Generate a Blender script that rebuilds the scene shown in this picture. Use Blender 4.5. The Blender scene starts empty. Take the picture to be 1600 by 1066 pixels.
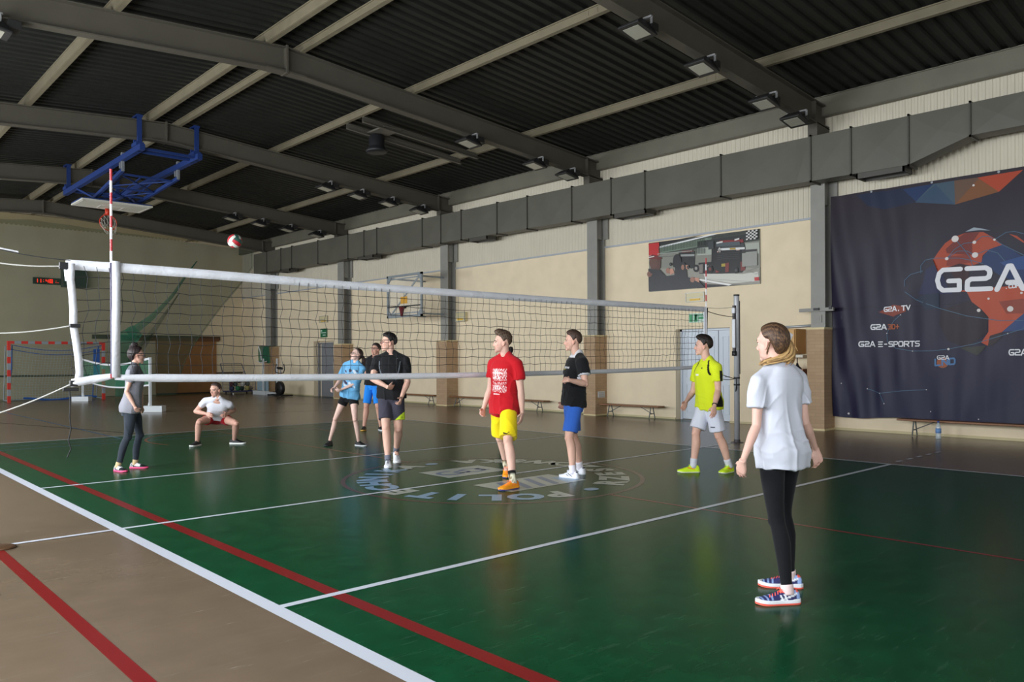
import bpy, bmesh, math, random
import numpy as np
from mathutils import Vector, Matrix
random.seed(7)
SC = bpy.context.scene
COL = SC.collection

# ------------------------------------------------------------------ camera
CAM = np.array([-2.1617, -7.3667, 1.4722])
YAW, ROLL, FPX, SHY = 0.7482, -0.0044, 1222.14, 28.99
_f = np.array([math.sin(YAW), math.cos(YAW), 0.0])
_r0 = np.array([math.cos(YAW), -math.sin(YAW), 0.0]); _u0 = np.array([0, 0, 1.0])
_r = _r0 * math.cos(ROLL) + _u0 * math.sin(ROLL); _u = -_r0 * math.sin(ROLL) + _u0 * math.cos(ROLL)
cd = bpy.data.cameras.new('camera'); cam = bpy.data.objects.new('camera', cd); COL.objects.link(cam)
mw = Matrix(((_r[0], _u[0], -_f[0], CAM[0]), (_r[1], _u[1], -_f[1], CAM[1]), (_r[2], _u[2], -_f[2], CAM[2]), (0, 0, 0, 1)))
cam.matrix_world = mw
cd.sensor_width = 36.0; cd.sensor_fit = 'HORIZONTAL'; cd.lens = FPX / 1600 * 36; cd.shift_y = SHY / 1600
cd.clip_start = 0.05; cd.clip_end = 300
SC.camera = cam

# ------------------------------------------------------------------ world, daylight, exposure
w = bpy.data.worlds.new('world'); SC.world = w; w.use_nodes = True
w.node_tree.nodes['Background'].inputs[0].default_value = (0.75, 0.86, 1.0, 1)
w.node_tree.nodes['Background'].inputs[1].default_value = 0.6
SC.view_settings.view_transform = 'Standard'; SC.view_settings.look = 'None'
SC.view_settings.gamma = 1.0; SC.view_settings.use_curve_mapping = False
SC.view_settings.exposure = 0.0
SC.cycles.use_denoising = True
SC.cycles.max_bounces = 7; SC.cycles.diffuse_bounces = 5; SC.cycles.glossy_bounces = 3
SC.cycles.transmission_bounces = 4; SC.cycles.transparent_max_bounces = 16
SC.cycles.caustics_reflective = False; SC.cycles.caustics_refractive = False
SC.cycles.sample_clamp_indirect = 4.0

XL, XR, YN, YF = -4.3, 13.7, -18.6, 28.5          # inner faces of the hall
COLY = [-12.2, -6.05, 0.12, 6.25, 12.55, 18.95, 25.1]  # portal frames
def daylight(name, loc, rot, sx, sy, power, col=(0.90, 0.95, 1.0)):
    l = bpy.data.lights.new(name, 'AREA'); l.shape = 'RECTANGLE'; l.size = sx; l.size_y = sy
    l.energy = power; l.color = col
    o = bpy.data.objects.new(name, l); o.location = loc; o.rotation_euler = rot; COL.objects.link(o); return o
# window bays of the left-hand side wall: (y centre, power)
WINB = [(-15.3, 200), (-9.1, 520), (-3.0, 960), (3.2, 1300), (9.4, 640), (15.7, 640), (22.0, 950)]
for i, (yy, pw) in enumerate(WINB):
    daylight('window_daylight', (XL - 0.16, yy, 2.9), (0, math.radians(-90), 0), 3.2, 4.8, pw)
for xx in (0.2, 5.0, 9.8):  # near-wall windows are added, giving light from behind in place of a flash
    daylight('window_daylight', (xx, YN - 0.16, 3.2), (math.radians(90), 0, math.radians(0)), 3.8, 2.8, 180)

# ------------------------------------------------------------------ helpers
def tag(o, label=None, cat=None, group=None, kind=None):
    if label: o['label'] = label
    if cat: o['category'] = cat
    if group: o['group'] = group
    if kind: o['kind'] = kind
    return o
def empty(name, loc, label=None, cat=None, group=None, rz=0.0):
    o = bpy.data.objects.new(name, None); o.location = loc; o.rotation_euler = (0, 0, rz); o.empty_display_size = 0.1
    COL.objects.link(o); return tag(o, label, cat, group)
def copy_tree(o, parent=None):
    c = o.copy(); COL.objects.link(c)
    if parent is not None: c.parent = parent
    for ch in [k for k in bpy.data.objects if k.parent == o]: copy_tree(ch, c)
    return c
def V(*a): return np.array(a, float)
def unit(v):
    n = np.linalg.norm(v); return v / n if n > 1e-9 else v
class MB:
    """collects faces, then links them as ONE mesh object"""
    def __init__(s): s.v = []; s.f = []; s.m = []; s.n = 0
    def add(s, vs, fs, mi=0):
        b = s.n; s.v.append(np.asarray(vs, float).reshape(-1, 3)); s.n += len(s.v[-1])
        for f in fs: s.f.append([b + i for i in f]); s.m.append(mi)
        return s
    def box(s, x0, x1, y0, y1, z0, z1, mi=0):
        v = [(x0,y0,z0),(x1,y0,z0),(x1,y1,z0),(x0,y1,z0),(x0,y0,z1),(x1,y0,z1),(x1,y1,z1),(x0,y1,z1)]
        return s.add(v, [(3,2,1,0),(4,5,6,7),(0,1,5,4),(1,2,6,5),(2,3,7,6),(3,0,4,7)], mi)
    def obox(s, c, ax, ay, az, mi=0):
        c, ax, ay, az = map(np.asarray, (c, ax, ay, az))
        v = [c + i*ax + j*ay + k*az for k in (-1,1) for (i,j) in ((-1,-1),(1,-1),(1,1),(-1,1))]
        return s.add(v, [(3,2,1,0),(4,5,6,7),(0,1,5,4),(1,2,6,5),(2,3,7,6),(3,0,4,7)], mi)
    def bar(s, p, q, w, h=None, mi=0, up=(0,0,1)):
        p, q = V(*p), V(*q); d = unit(q-p); up = V(*up)
        if abs(d @ up) > .95: up = V(1,0,0) if abs(d[0]) < .9 else V(0,1,0)
        a = unit(np.cross(d, up)); b = np.cross(a, d); h = h or w
        return s.obox((p+q)/2, (q-p)/2, a*w/2, b*h/2, mi)
    def loft(s, rings, mi=0, cap=True, closed=True):
        n = len(rings[0]); vs = np.concatenate([np.asarray(r, float) for r in rings]); fs = []
        m = n if closed else n-1
        for i in range(len(rings)-1):
            for j in range(m):
                k = (j+1) % n; fs.append((i*n+j, i*n+k, (i+1)*n+k, (i+1)*n+j))
        if cap and closed:
            fs.append(tuple(range(n-1, -1, -1))); fs.append(tuple((len(rings)-1)*n+j for j in range(n)))
        return s.add(vs, fs, mi)
    def tube(s, pts, r, mi=0, seg=8, cap=True, close=False):
        pts = [V(*p) for p in pts]; n = len(pts)
        rr = [r]*n if np.isscalar(r) else list(r)
        t0 = unit(pts[1]-pts[0]); up = V(0,0,1) if abs(t0[2]) < .9 else V(1,0,0)
        a = unit(np.cross(t0, up)); rings = []
        for i in range(n):
            if close: t = unit(pts[(i+1)%n]-pts[i-1])
            else: t = unit(pts[min(i+1,n-1)]-pts[max(i-1,0)])
            a = unit(a - t*(a@t)); b = np.cross(t, a)
            rings.append([pts[i] + rr[i]*(a*math.cos(k*2*math.pi/seg)+b*math.sin(k*2*math.pi/seg)) for k in range(seg)])
        if close:
            n_ = seg; vs = np.concatenate([np.array(q) for q in rings]); fs = []
            for i in range(n):
                j = (i+1) % n
                for k in range(seg): fs.append((i*n_+k, i*n_+(k+1)%n_, j*n_+(k+1)%n_, j*n_+k))
            return s.add(vs, fs, mi)
        return s.loft(rings, mi, cap)
    def ell(s, c, A, B, Cc, mi=0, nu=16, nv=10):
        """ellipsoid with half-axis vectors A, B, C"""
        c, A, B, Cc = (np.asarray(q, float) for q in (c, A, B, Cc))
        vs = [c - Cc]; fs = []
        for i in range(1, nv):
            t = -math.pi/2 + math.pi*i/nv
            for j in range(nu):
                p = 2*math.pi*j/nu; vs.append(c + A*math.cos(t)*math.cos(p) + B*math.cos(t)*math.sin(p) + Cc*math.sin(t))
        vs.append(c + Cc); L = len(vs)-1
        for j in range(nu): fs.append((0, 1+(j+1)%nu, 1+j)); fs.append((L, L-nu+j, L-nu+(j+1)%nu))
        for i in range(nv-2):
            for j in range(nu): a = 1+i*nu+j; b = 1+i*nu+(j+1)%nu; fs.append((a, b, b+nu, a+nu))
        return s.add(vs, fs, mi)
    def sph(s, c, r, mi=0, nu=16, nv=10): return s.ell(c, V(r,0,0), V(0,r,0), V(0,0,r), mi, nu, nv)
    def lathe(s, c, prof, mi=0, seg=20, axis=(0,0,1)):
        ax = unit(V(*axis)); a = unit(np.cross(ax, V(1,0,0) if abs(ax[0]) < .9 else V(0,1,0))); b = np.cross(ax, a); c = V(*c)
        rings = [[c + ax*z + max(r,1e-4)*(a*math.cos(2*math.pi*k/seg)+b*math.sin(2*math.pi*k/seg)) for k in range(seg)] for r, z in prof]
        return s.loft(rings, mi)
    def poly(s, pts, mi=0): return s.add(pts, [tuple(range(len(pts)))], mi)
    def prism(s, pts, d, mi=0):
        """extrude polygon pts (3d) by vector d"""
        p = np.asarray(pts, float); n = len(p); vs = np.concatenate([p, p+np.asarray(d, float)])
        fs = [tuple(range(n-1,-1,-1)), tuple(range(n, 2*n))] + [(i, (i+1)%n, n+(i+1)%n, n+i) for i in range(n)]
        return s.add(vs, fs, mi)
    def build(s, name, mats, parent=None, smooth=False, bevel=0, fix=True):
        me = bpy.data.meshes.new(name)
        vs = np.concatenate(s.v) if s.v else np.zeros((0,3))
        me.from_pydata([tuple(x) for x in vs], [], s.f)
        if not isinstance(mats, (list, tuple)): mats = [mats]
        for m in mats: me.materials.append(m)
        me.polygons.foreach_set('material_index', s.m)
        if fix:
            bm = bmesh.new(); bm.from_mesh(me); bmesh.ops.recalc_face_normals(bm, faces=bm.faces); bm.to_mesh(me); bm.free()
        if smooth: me.polygons.foreach_set('use_smooth', [True]*len(me.polygons))
        me.update()
        o = bpy.data.objects.new(name, me); COL.objects.link(o)
        if parent is not None:
            o.parent = parent
            if parent.type == 'EMPTY': o.matrix_parent_inverse = Matrix()
        if bevel:
            b = o.modifiers.new('bevel', 'BEVEL'); b.width = bevel; b.segments = 2; b.limit_method = 'ANGLE'
        return o
def under(o, parent):
    """parent an object whose mesh is already in world coordinates"""
    o.parent = parent
    o.matrix_parent_inverse = (Matrix.Translation(parent.location) @ parent.rotation_euler.to_matrix().to_4x4()).inverted() if parent.parent is None else Matrix()
    return o

# ------------------------------------------------------------------ materials
def srgb(c): return tuple((x/255/12.92 if x/255 <= .04045 else ((x/255+.055)/1.055)**2.4) for x in c)
MATS = {}
def mat(name, col, rough=.6, metal=0., spec=.5, noise=0., nscale=5., bump=0., bscale=40., lin=False, alpha=None, emit=None, trans=0.):
    if name in MATS: return MATS[name]
    m = bpy.data.materials.new(name); m.use_nodes = True; nt = m.node_tree; b = nt.nodes['Principled BSDF']
    c = tuple(col) if lin else srgb(col)
    b.inputs['Base Color'].default_value = (*c, 1); b.inputs['Roughness'].default_value = rough
    b.inputs['Metallic'].default_value = metal; b.inputs['Specular IOR Level'].default_value = spec
    if trans: b.inputs['Transmission Weight'].default_value = trans
    if alpha is not None: b.inputs['Alpha'].default_value = alpha
    if emit: b.inputs['Emission Color'].default_value = (*c, 1); b.inputs['Emission Strength'].default_value = emit
    tc = nt.nodes.new('ShaderNodeTexCoord')
    if noise:
        n = nt.nodes.new('ShaderNodeTexNoise'); n.inputs['Scale'].default_value = nscale; n.inputs['Detail'].default_value = 6
        nt.links.new(tc.outputs['Object'], n.inputs['Vector'])
        mx = nt.nodes.new('ShaderNodeMix'); mx.data_type = 'RGBA'; mx.blend_type = 'MULTIPLY'; mx.inputs[0].default_value = 1
        mp = nt.nodes.new('ShaderNodeMapRange'); mp.inputs['From Min'].default_value = .3; mp.inputs['From Max'].default_value = .7
        mp.inputs['To Min'].default_value = 1-noise; mp.inputs['To Max'].default_value = 1+noise*.6
        nt.links.new(n.outputs['Fac'], mp.inputs['Value'])
        mx.inputs[6].default_value = (*c, 1); nt.links.new(mp.outputs['Result'], mx.inputs[7]); nt.links.new(mx.outputs[2], b.inputs['Base Color'])
    if bump:
        n2 = nt.nodes.new('ShaderNodeTexNoise'); n2.inputs['Scale'].default_value = bscale; n2.inputs['Detail'].default_value = 4
        nt.links.new(tc.outputs['Object'], n2.inputs['Vector'])
        bp = nt.nodes.new('ShaderNodeBump'); bp.inputs['Strength'].default_value = bump; bp.inputs['Distance'].default_value = .01
        nt.links.new(n2.outputs['Fac'], bp.inputs['Height']); nt.links.new(bp.outputs['Normal'], b.inputs['Normal'])
    MATS[name] = m; return m
def vmat(name, rough=.8, spec=.3, bump=.25, bscale=300., sheen=0.):
    """material that takes its colour from the mesh's own colour attribute (dyes, prints, skin)"""
    if name in MATS: return MATS[name]
    m = mat(name, (200,200,200), rough, spec=spec, bump=bump, bscale=bscale); nt = m.node_tree
    a = nt.nodes.new('ShaderNodeVertexColor'); a.layer_name = 'Col'
    nt.links.new(a.outputs['Color'], nt.nodes['Principled BSDF'].inputs['Base Color'])
    if sheen: nt.nodes['Principled BSDF'].inputs['Sheen Weight'].default_value = sheen
    return m
def netmat(name, col, cover):
    """fine netting: the threads cover part of the surface, the rest is open"""
    if name in MATS: return MATS[name]
    m = bpy.data.materials.new(name); m.use_nodes = True; nt = m.node_tree; b = nt.nodes['Principled BSDF']
    b.inputs['Base Color'].default_value = (*srgb(col), 1); b.inputs['Roughness'].default_value = .8
    b.inputs['Alpha'].default_value = cover
    MATS[name] = m; return m
# ================================================================== the hall
ST = 'structure'
def roofz(x): return 7.33 - 0.0745*abs(x-4.7)      # top of the rafters
m_brown = mat('floor_brown', (109,93,76), .27, spec=.5, noise=.10, nscale=3.5)
m_green = mat('floor_green', (13,67,39), .27, spec=.3, noise=.22, nscale=6)
def scuffs(m):
    """light rubber scuffs and fine scratches in the court coating"""
    nt = m.node_tree; b = nt.nodes['Principled BSDF']; tc = nt.nodes.new('ShaderNodeTexCoord')
    old = b.inputs['Base Color'].links[0].from_socket
    mp = nt.nodes.new('ShaderNodeMapping'); mp.inputs['Scale'].default_value = (1.2, 9, 1); mp.inputs['Rotation'].default_value = (0,0,.6)
    nt.links.new(tc.outputs['Object'], mp.inputs['Vector'])
    n = nt.nodes.new('ShaderNodeTexNoise'); n.inputs['Scale'].default_value = 2.2; n.inputs['Detail'].default_value = 8; n.inputs['Roughness'].default_value = .7
    nt.links.new(mp.outputs['Vector'], n.inputs['Vector'])
    r = nt.nodes.new('ShaderNodeMapRange'); r.inputs['From Min'].default_value = .56; r.inputs['From Max'].default_value = .8; r.inputs['To Max'].default_value = .10
    nt.links.new(n.outputs['Fac'], r.inputs['Value'])
    mx = nt.nodes.new('ShaderNodeMix'); mx.data_type = 'RGBA'; mx.inputs[7].default_value = (.35,.42,.36,1)
    nt.links.new(r.outputs['Result'], mx.inputs[0]); nt.links.new(old, mx.inputs[6]); nt.links.new(mx.outputs[2], b.inputs['Base Color'])
    r2 = nt.nodes.new('ShaderNodeMapRange'); r2.inputs['To Min'].default_value = .22; r2.inputs['To Max'].default_value = .30
    nt.links.new(n.outputs['Fac'], r2.inputs['Value']); nt.links.new(r2.outputs['Result'], b.inputs['Roughness'])
scuffs(m_green); scuffs(m_brown)
def lacquer(m, ior, amount, rough):
    """thin worn lacquer: a glossy layer over the paint, weaker than bare glass"""
    nt = m.node_tree; b = nt.nodes['Principled BSDF']; b.inputs['Specular IOR Level'].default_value = 0; b.inputs['Roughness'].default_value = .9
    for l in list(b.inputs['Roughness'].links): nt.links.remove(l)
    b.inputs['IOR'].default_value = 1.01
    g = nt.nodes.new('ShaderNodeBsdfGlossy'); g.inputs['Roughness'].default_value = rough; fr = nt.nodes.new('ShaderNodeFresnel'); fr.inputs['IOR'].default_value = ior
    mu = nt.nodes.new('ShaderNodeMath'); mu.operation = 'MULTIPLY'; mu.inputs[1].default_value = amount; nt.links.new(fr.outputs[0], mu.inputs[0])
    mx = nt.nodes.new('ShaderNodeMixShader'); nt.links.new(mu.outputs[0], mx.inputs[0]); nt.links.new(b.outputs[0], mx.inputs[1]); nt.links.new(g.outputs[0], mx.inputs[2])
    nt.links.new(mx.outputs[0], nt.nodes['Material Output'].inputs['Surface'])
lacquer(m_green, 1.45, .6, .22)
m_white = mat('line_white', (194,198,208), .35); m_red = mat('line_red', (116,17,19), .32)
m_dred = mat('line_dark_red', (60,30,28), .32); m_blue = mat('line_blue', (62,96,128), .32); m_black = mat('line_black', (44,44,40), .32)
m_lblue = mat('crest_light_blue', (112,148,178), .3); m_lgrey = mat('crest_light_grey', (150,158,152), .3); m_orange = mat('line_orange', (130,72,44), .32); m_cblue = mat('crest_blue', (58,92,132), .3)
FM = [m_brown, m_green, m_white, m_red, m_dred, m_blue, m_black, m_lblue, m_lgrey, m_orange, m_cblue]
fl = MB()
fl.box(XL, XR+.3, YN, YF, -.15, 0, 0)
def rect(x0, x1, y0, y1, z, mi): fl.poly([(x0,y0,z),(x1,y0,z),(x1,y1,z),(x0,y1,z)], mi)
def fline(p, q_, wd, z, mi):
    p, q_ = V(*p, z), V(*q_, z); d = unit(q_-p); n = V(-d[1], d[0], 0)*wd/2
    fl.poly([p-n, q_-n, q_+n, p+n], mi)
def arc(c, r, a0, a1, wd, z, mi, n=72):
    for i in range(n):
        a, b = (math.radians(a0+(a1-a0)*k/n) for k in (i, i+1))
        fl.poly([(c[0]+(r+s*wd/2)*math.cos(t), c[1]+(r+s*wd/2)*math.sin(t), z) for t, s in ((a,-1),(a,1),(b,1),(b,-1))], mi)
rect(0, 9.02, -9.15, 9.15, .001, 1)
rect(13.2, XR, 2.4, YF, .001, 1); rect(3.0, 13.2, 26.4, YF, .001, 1)
rect(-.09, 0.005, -9.15, 9.15, .003, 2)                      # wide side line
rect(8.99, 9.05, -9.15, 9.15, .003, 2); rect(0, 9.05, 9.1, 9.15, .003, 2); rect(0, 9.05, -9.15, -9.1, .003, 2)
for y in (-3.0, 3.0): rect(0, 9.0, y-.03, y+.03, .0035, 2)
rect(-.92, 10.0, -.028, .028, .0035, 2)
rect(.32, .42, -9.0, 9.0, .0025, 3); rect(-1.0, -.92, -18, .0, .0025, 3)
for k in range(5): rect(9.35+k*.38, 9.53+k*.38, -2.98, -2.93, .003, 2)
fline((4.39,-1.86), (4.40,-9.0), .04, .002, 3); fline((4.40,1.86), (4.42,9.0), .04, .002, 9)
arc((4.35,0), 1.85, 0, 360, .055, .002, 4); arc((4.4,7.4), 1.75, -20, 200, .045, .002, 9)
fline((2.5,8.6), (2.5,24), .05, .002, 5); fline((.2,7.9), (9.0,7.6), .035, .002, 5); fline((.2,8.5), (9.0,8.25), .035, .002, 5)
fline((-2.0,17.5), (1.6,14.9), .06, .002, 6); fline((1.6,14.9), (3.1,9.3), .06, .002, 6); fline((6.9,19.0), (12.5,16.0), .04, .002, 9); fline((7.5,13.6), (12.9,12.6), .04, .002, 9)
rect(-1.0, -.84, -.17, -.01, .004, 6)
# crest panels and the ring of letters in the middle of the court
def quad(p, mi, z=.0028): fl.poly([(a,b,z) for a,b in p], mi)
quad([(3.87,.93),(4.88,.93),(4.88,.30),(3.87,.30)], 8); quad([(3.73,-.34),(4.98,-.34),(4.98,-1.0),(3.73,-1.0)], 8)
def blob(c, r, a0, a1, wd, mi, z=.0034, n=14):
    for i in range(n):
        a, b = (math.radians(a0+(a1-a0)*k/n) for k in (i, i+1))
        fl.poly([(c[0]+(r+s*wd/2)*math.cos(t), c[1]+(r+s*wd/2)*.8*math.sin(t), z) for t, s in ((a,-1),(a,1),(b,1),(b,-1))], mi)
for cx, cy, r, a0, a1 in ((4.15,.62,.17,60,330),(4.52,.62,.17,-150,150),(4.33,.60,.09,0,360),(4.72,.62,.1,90,290)): blob((cx,cy), r, a0, a1, .07, 10)
for k in range(4): quad([(3.80+.22*k,-.95),(3.90+.22*k,-.95),(4.12+.22*k,-.42),(4.02+.22*k,-.42)], 10, .0034)
quad([(4.70,-.95),(4.94,-.95),(4.94,-.60),(4.78,-.55)], 7, .0034)
_fc = bpy.data.curves.new('glyph', 'FONT')
def glyph(ch):
    """flat triangles of one heavy letter, as a mesh: (verts, faces), height about 1"""
    c = bpy.data.curves.new('glyph', 'FONT'); c.body = ch; c.size = 1.4; c.offset = .085; c.align_x = 'CENTER'; c.resolution_u = 3
    o = bpy.data.objects.new('glyph', c); COL.objects.link(o)
    me = bpy.data.meshes.new_from_object(o.evaluated_get(bpy.context.evaluated_depsgraph_get()))
    vs = np.array([tuple(v.co) for v in me.vertices]) if len(me.vertices) else np.zeros((0,3)); fs = [tuple(p.vertices) for p in me.polygons]
    bpy.data.objects.remove(o); bpy.data.curves.remove(c); bpy.data.meshes.remove(me)
    return vs, fs
def ring_text(txt, a0, step, r_base, inward, mi_of):
    for i, ch in enumerate(txt):
        a = math.radians(a0 + step*i); gv, gf = glyph(ch) if ch != '.' else (None, None)
        rad = V(math.cos(a), math.sin(a), 0); up = -rad if inward else rad
        rt = np.cross(up, V(0,0,1)); base = V(4.35, 0, .0032) + rad*r_base
        if gv is None: continue
        gv = base + np.outer(gv[:,0]*.34, rt) + np.outer(gv[:,1]*.33, up)
        fl.add(gv, gf, mi_of(i))
# the words run round the ring and are read from the far side of the court
ring_text('POLITECHNIKA', -104, -14.2, 1.34, False, lambda i: 8 if i in (0,5,11) else 7)
ring_text('RZESZOWSKA', -64, 14.2, 1.66, True, lambda i: 8)
for a in (-84, 84): blob((4.35+1.5*math.cos(math.radians(a)), 1.5*math.sin(math.radians(a))), .05, 0, 360, .1, 7)
floor = tag(fl.build('floor', FM, fix=False), kind=ST)

# ---- walls
m_plaster = mat('plaster_beige', (234,217,186), .75, spec=.2, noise=.05, nscale=2.2, bump=.08, bscale=60)
m_clad = mat('cladding_cream', (208,200,180), .55, spec=.3, noise=.04, nscale=1.5)
m_far = mat('far_wall_cream', (226,210,178), .7, spec=.2, noise=.05, nscale=1.2)
m_trimgrey = mat('trim_grey', (168,172,178), .5); m_steel = mat('steel_grey', (140,138,131), .5, spec=.4, noise=.06, nscale=4)
m_raft = mat('rafter_paint', (84,80,70), .6, spec=.3, noise=.08, nscale=2); m_purl = mat('purlin_galvanised', (118,110,90), .5, spec=.3, noise=.12, nscale=3)
m_deck = mat('roof_deck_dark', (30,31,27), .6, spec=.3, noise=.2, nscale=2)
wr = MB()
D1 = (2.38, 3.87, 2.19); D2 = (20.1, 21.67, 2.25)           # door recesses in the side wall: y0, y1, top
ys = [YN, D1[0], D1[1], D2[0], D2[1], YF]
for i in range(5):
    if i in (1, 3): wr.box(XR, XR+.3, ys[i], ys[i+1], (D1,D2)[i//2][2], 4.43)
    else: wr.box(XR, XR+.3, ys[i], ys[i+1], 0, 4.43)
for d in (D1, D2): wr.box(XR+.28, XR+.36, d[0]-.05, d[1]+.05, 0, d[2]+.05)
# ribbed cladding above
pitch = .115; yy = YN; prof = []
while yy < YF:
    prof += [(yy, 0), (yy+.045, 0), (yy+.06, .013), (yy+.10, .013)]; yy += pitch
vs = [(XR+.0+dx, y, z) for z in (4.43, 6.75) for y, dx in prof]; n = len(prof)
wr.add(vs, [(i, i+1, n+i+1, n+i) for i in range(n-1)], 1)
wr.box(XR+.05, XR+.3, YN, YF, 4.43, 6.9, 1)
tag(wr.build('wall_right', [m_plaster, m_clad]), kind=ST)
t = MB(); t.box(XR-.035, XR+.06, YN, YF, 4.395, 4.44); tag(t.build('trim_1', m_trimgrey), kind=ST)
m_base = mat('skirting_cream', (196,182,140), .5)
t = MB()
for a, b in ((YN, D1[0]), (D1[1], D2[0]), (D2[1], YF)): t.box(XR-.02, XR, a, b, 0, .045)
tag(t.build('baseboard_right', m_base), kind=ST)
wf = MB(); wf.box(XL-.3, XR+.3, YF, YF+.3, 0, 8.0)
tag(wf.build('wall_far', m_far), kind=ST)
t = MB(); t.box(7.2, 12.6, YF-.09, YF, 2.42, 2.60); tag(t.build('trim_2', mat('dark_timber', (74,56,36), .6)), kind=ST)
t = MB(); t.box(XL, XR, YF-.06, YF, .88, .94); tag(t.build('trim_3', mat('rail_dark', (70,58,48), .6)), kind=ST)
# scalloped valance along the top of the far wall
t = MB(); n = 60
for k in range(n):
    x0 = 2.0+k*.16; t.poly([(x0+.16*j/6, YF-.12, 6.92-.02*math.cos(0)-.06*math.sin(math.pi*j/6)) for j in range(7)] + [(x0+.16, YF-.12, 7.3), (x0, YF-.12, 7.3)])
tag(t.build('trim_4', mat('valance_cream', (186,170,130), .8)), kind=ST)
# side wall with the windows (behind the photographer's left)
wl = MB(); wl.box(XL-.3, XL, YN, YF, 0, 1.3); wl.box(XL-.3, XL, YN, YF, 4.5, 6.9)
edges = [YN] + sum([[a-2.4, a+2.4] for a, _ in WINB], []) + [YF]
for i in range(0, len(edges), 2): wl.box(XL-.3, XL, edges[i], edges[i+1], 1.3, 4.5)
tag(wl.build('wall_left', m_plaster), kind=ST)
wn = MB(); wn.box(XL-.3, XR+.3, YN-.3, YN, 0, 1.8); wn.box(XL-.3, XR+.3, YN-.3, YN, 4.6, 8.0)
ex = [XL-.3] + sum([[a-1.9, a+1.9] for a in (.2, 5.0, 9.8)], []) + [XR+.3]
for i in range(0, len(ex), 2): wn.box(ex[i], ex[i+1], YN-.3, YN, 1.8, 4.6)
tag(wn.build('wall_near', m_plaster), kind=ST)
m_frame = mat('window_frame_white', (220,222,222), .4); m_pane = mat('window_pane', (235,245,250), .05, alpha=.12)
k = 0
def window(k, fb, gb):
    o = tag(fb.build('window_%d' % k, m_frame), kind=ST); gb.build('pane', m_pane, o)
for a, _ in WINB:
    k += 1; fb = MB(); gb = MB()
    for z in (1.3, 2.85, 4.44): fb.box(XL-.2, XL-.12, a-2.4, a+2.4, z, z+.06)
    for j in range(5): fb.box(XL-.2, XL-.12, a-2.4+j*1.185, a-2.34+j*1.185, 1.3, 4.5)
    gb.box(XL-.125, XL-.115, a-2.36, a+2.36, 1.34, 4.46); window(k, fb, gb)
for a in (.2, 5.0, 9.8):  # unseen near-wall windows, added for the light from behind the camera
    k += 1; fb = MB(); gb = MB()
    for z in (1.8, 4.54): fb.box(a-1.9, a+1.9, YN-.2, YN-.12, z, z+.06)
    for j in range(4): fb.box(a-1.9+j*1.246, a-1.84+j*1.246, YN-.2, YN-.12, 1.8, 4.6)
    gb.box(a-1.86, a+1.86, YN-.125, YN-.115, 1.84, 4.56); window(k, fb, gb)

# ---- roof: ribbed deck, purlins, portal frames
dk = MB()
for sx in (-1, 1):
    xe = XR+.3 if sx > 0 else XL-.3; prof = []; yy = YN-.3
    while yy < YF+.3: prof += [(yy, 0), (yy+.11, 0), (yy+.15, .05), (yy+.22, .05)]; yy += .25
    n = len(prof); vs = [(x, y, roofz(x)+.20+dz) for x in (4.7, xe) for y, dz in prof]
    dk.add(vs, [(i, i+1, n+i+1, n+i) for i in range(n-1)])
    vs = [(x, y, roofz(x)+.42) for x in (4.7, xe) for y in (YN-.3, YF+.3)]; dk.add(vs, [(0,1,3,2)])
tag(dk.build('ceiling', m_deck, fix=False), kind=ST)
PURX = [-4.2, -1.75, 1.72, 4.30, 5.06, 7.64, 11.12]
for x in PURX:
    p = MB(); z = roofz(x); s = 1 if x > 4.7 else -1
    p.box(x-.012, x+.012, YN, YF, z, z+.19); p.box(x-.035, x+.035, YN, YF, z+.17, z+.19); p.box(x-(.09 if s > 0 else 0), x+(0 if s > 0 else .09), YN, YF, z-.006, z+.016)
    for cy in COLY[1:]:
        for j in range(4): p.box(x-.018, x+.018, cy+.55+j*.2, cy+.63+j*.2, z+.03, z+.15)      # lapped and bolted joint over each frame
    tag(p.build('purlin', m_purl), kind=ST)
eb = MB(); eb.box(XR-.16, XR-.14, YN, YF, 6.47, 6.88); eb.box(XR-.16, XR-.03, YN, YF, 6.46, 6.475); eb.box(XR-.19, XR-.16, YN, YF, 6.86, 6.88)
for cy in COLY[1:]: eb.box(XR-.165, XR-.155, cy+.5, cy+1.2, 6.52, 6.80)
tag(eb.build('eaves_beam', mat('eaves_paint', (110,106,92), .55, noise=.1, nscale=2)), kind=ST)
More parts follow.
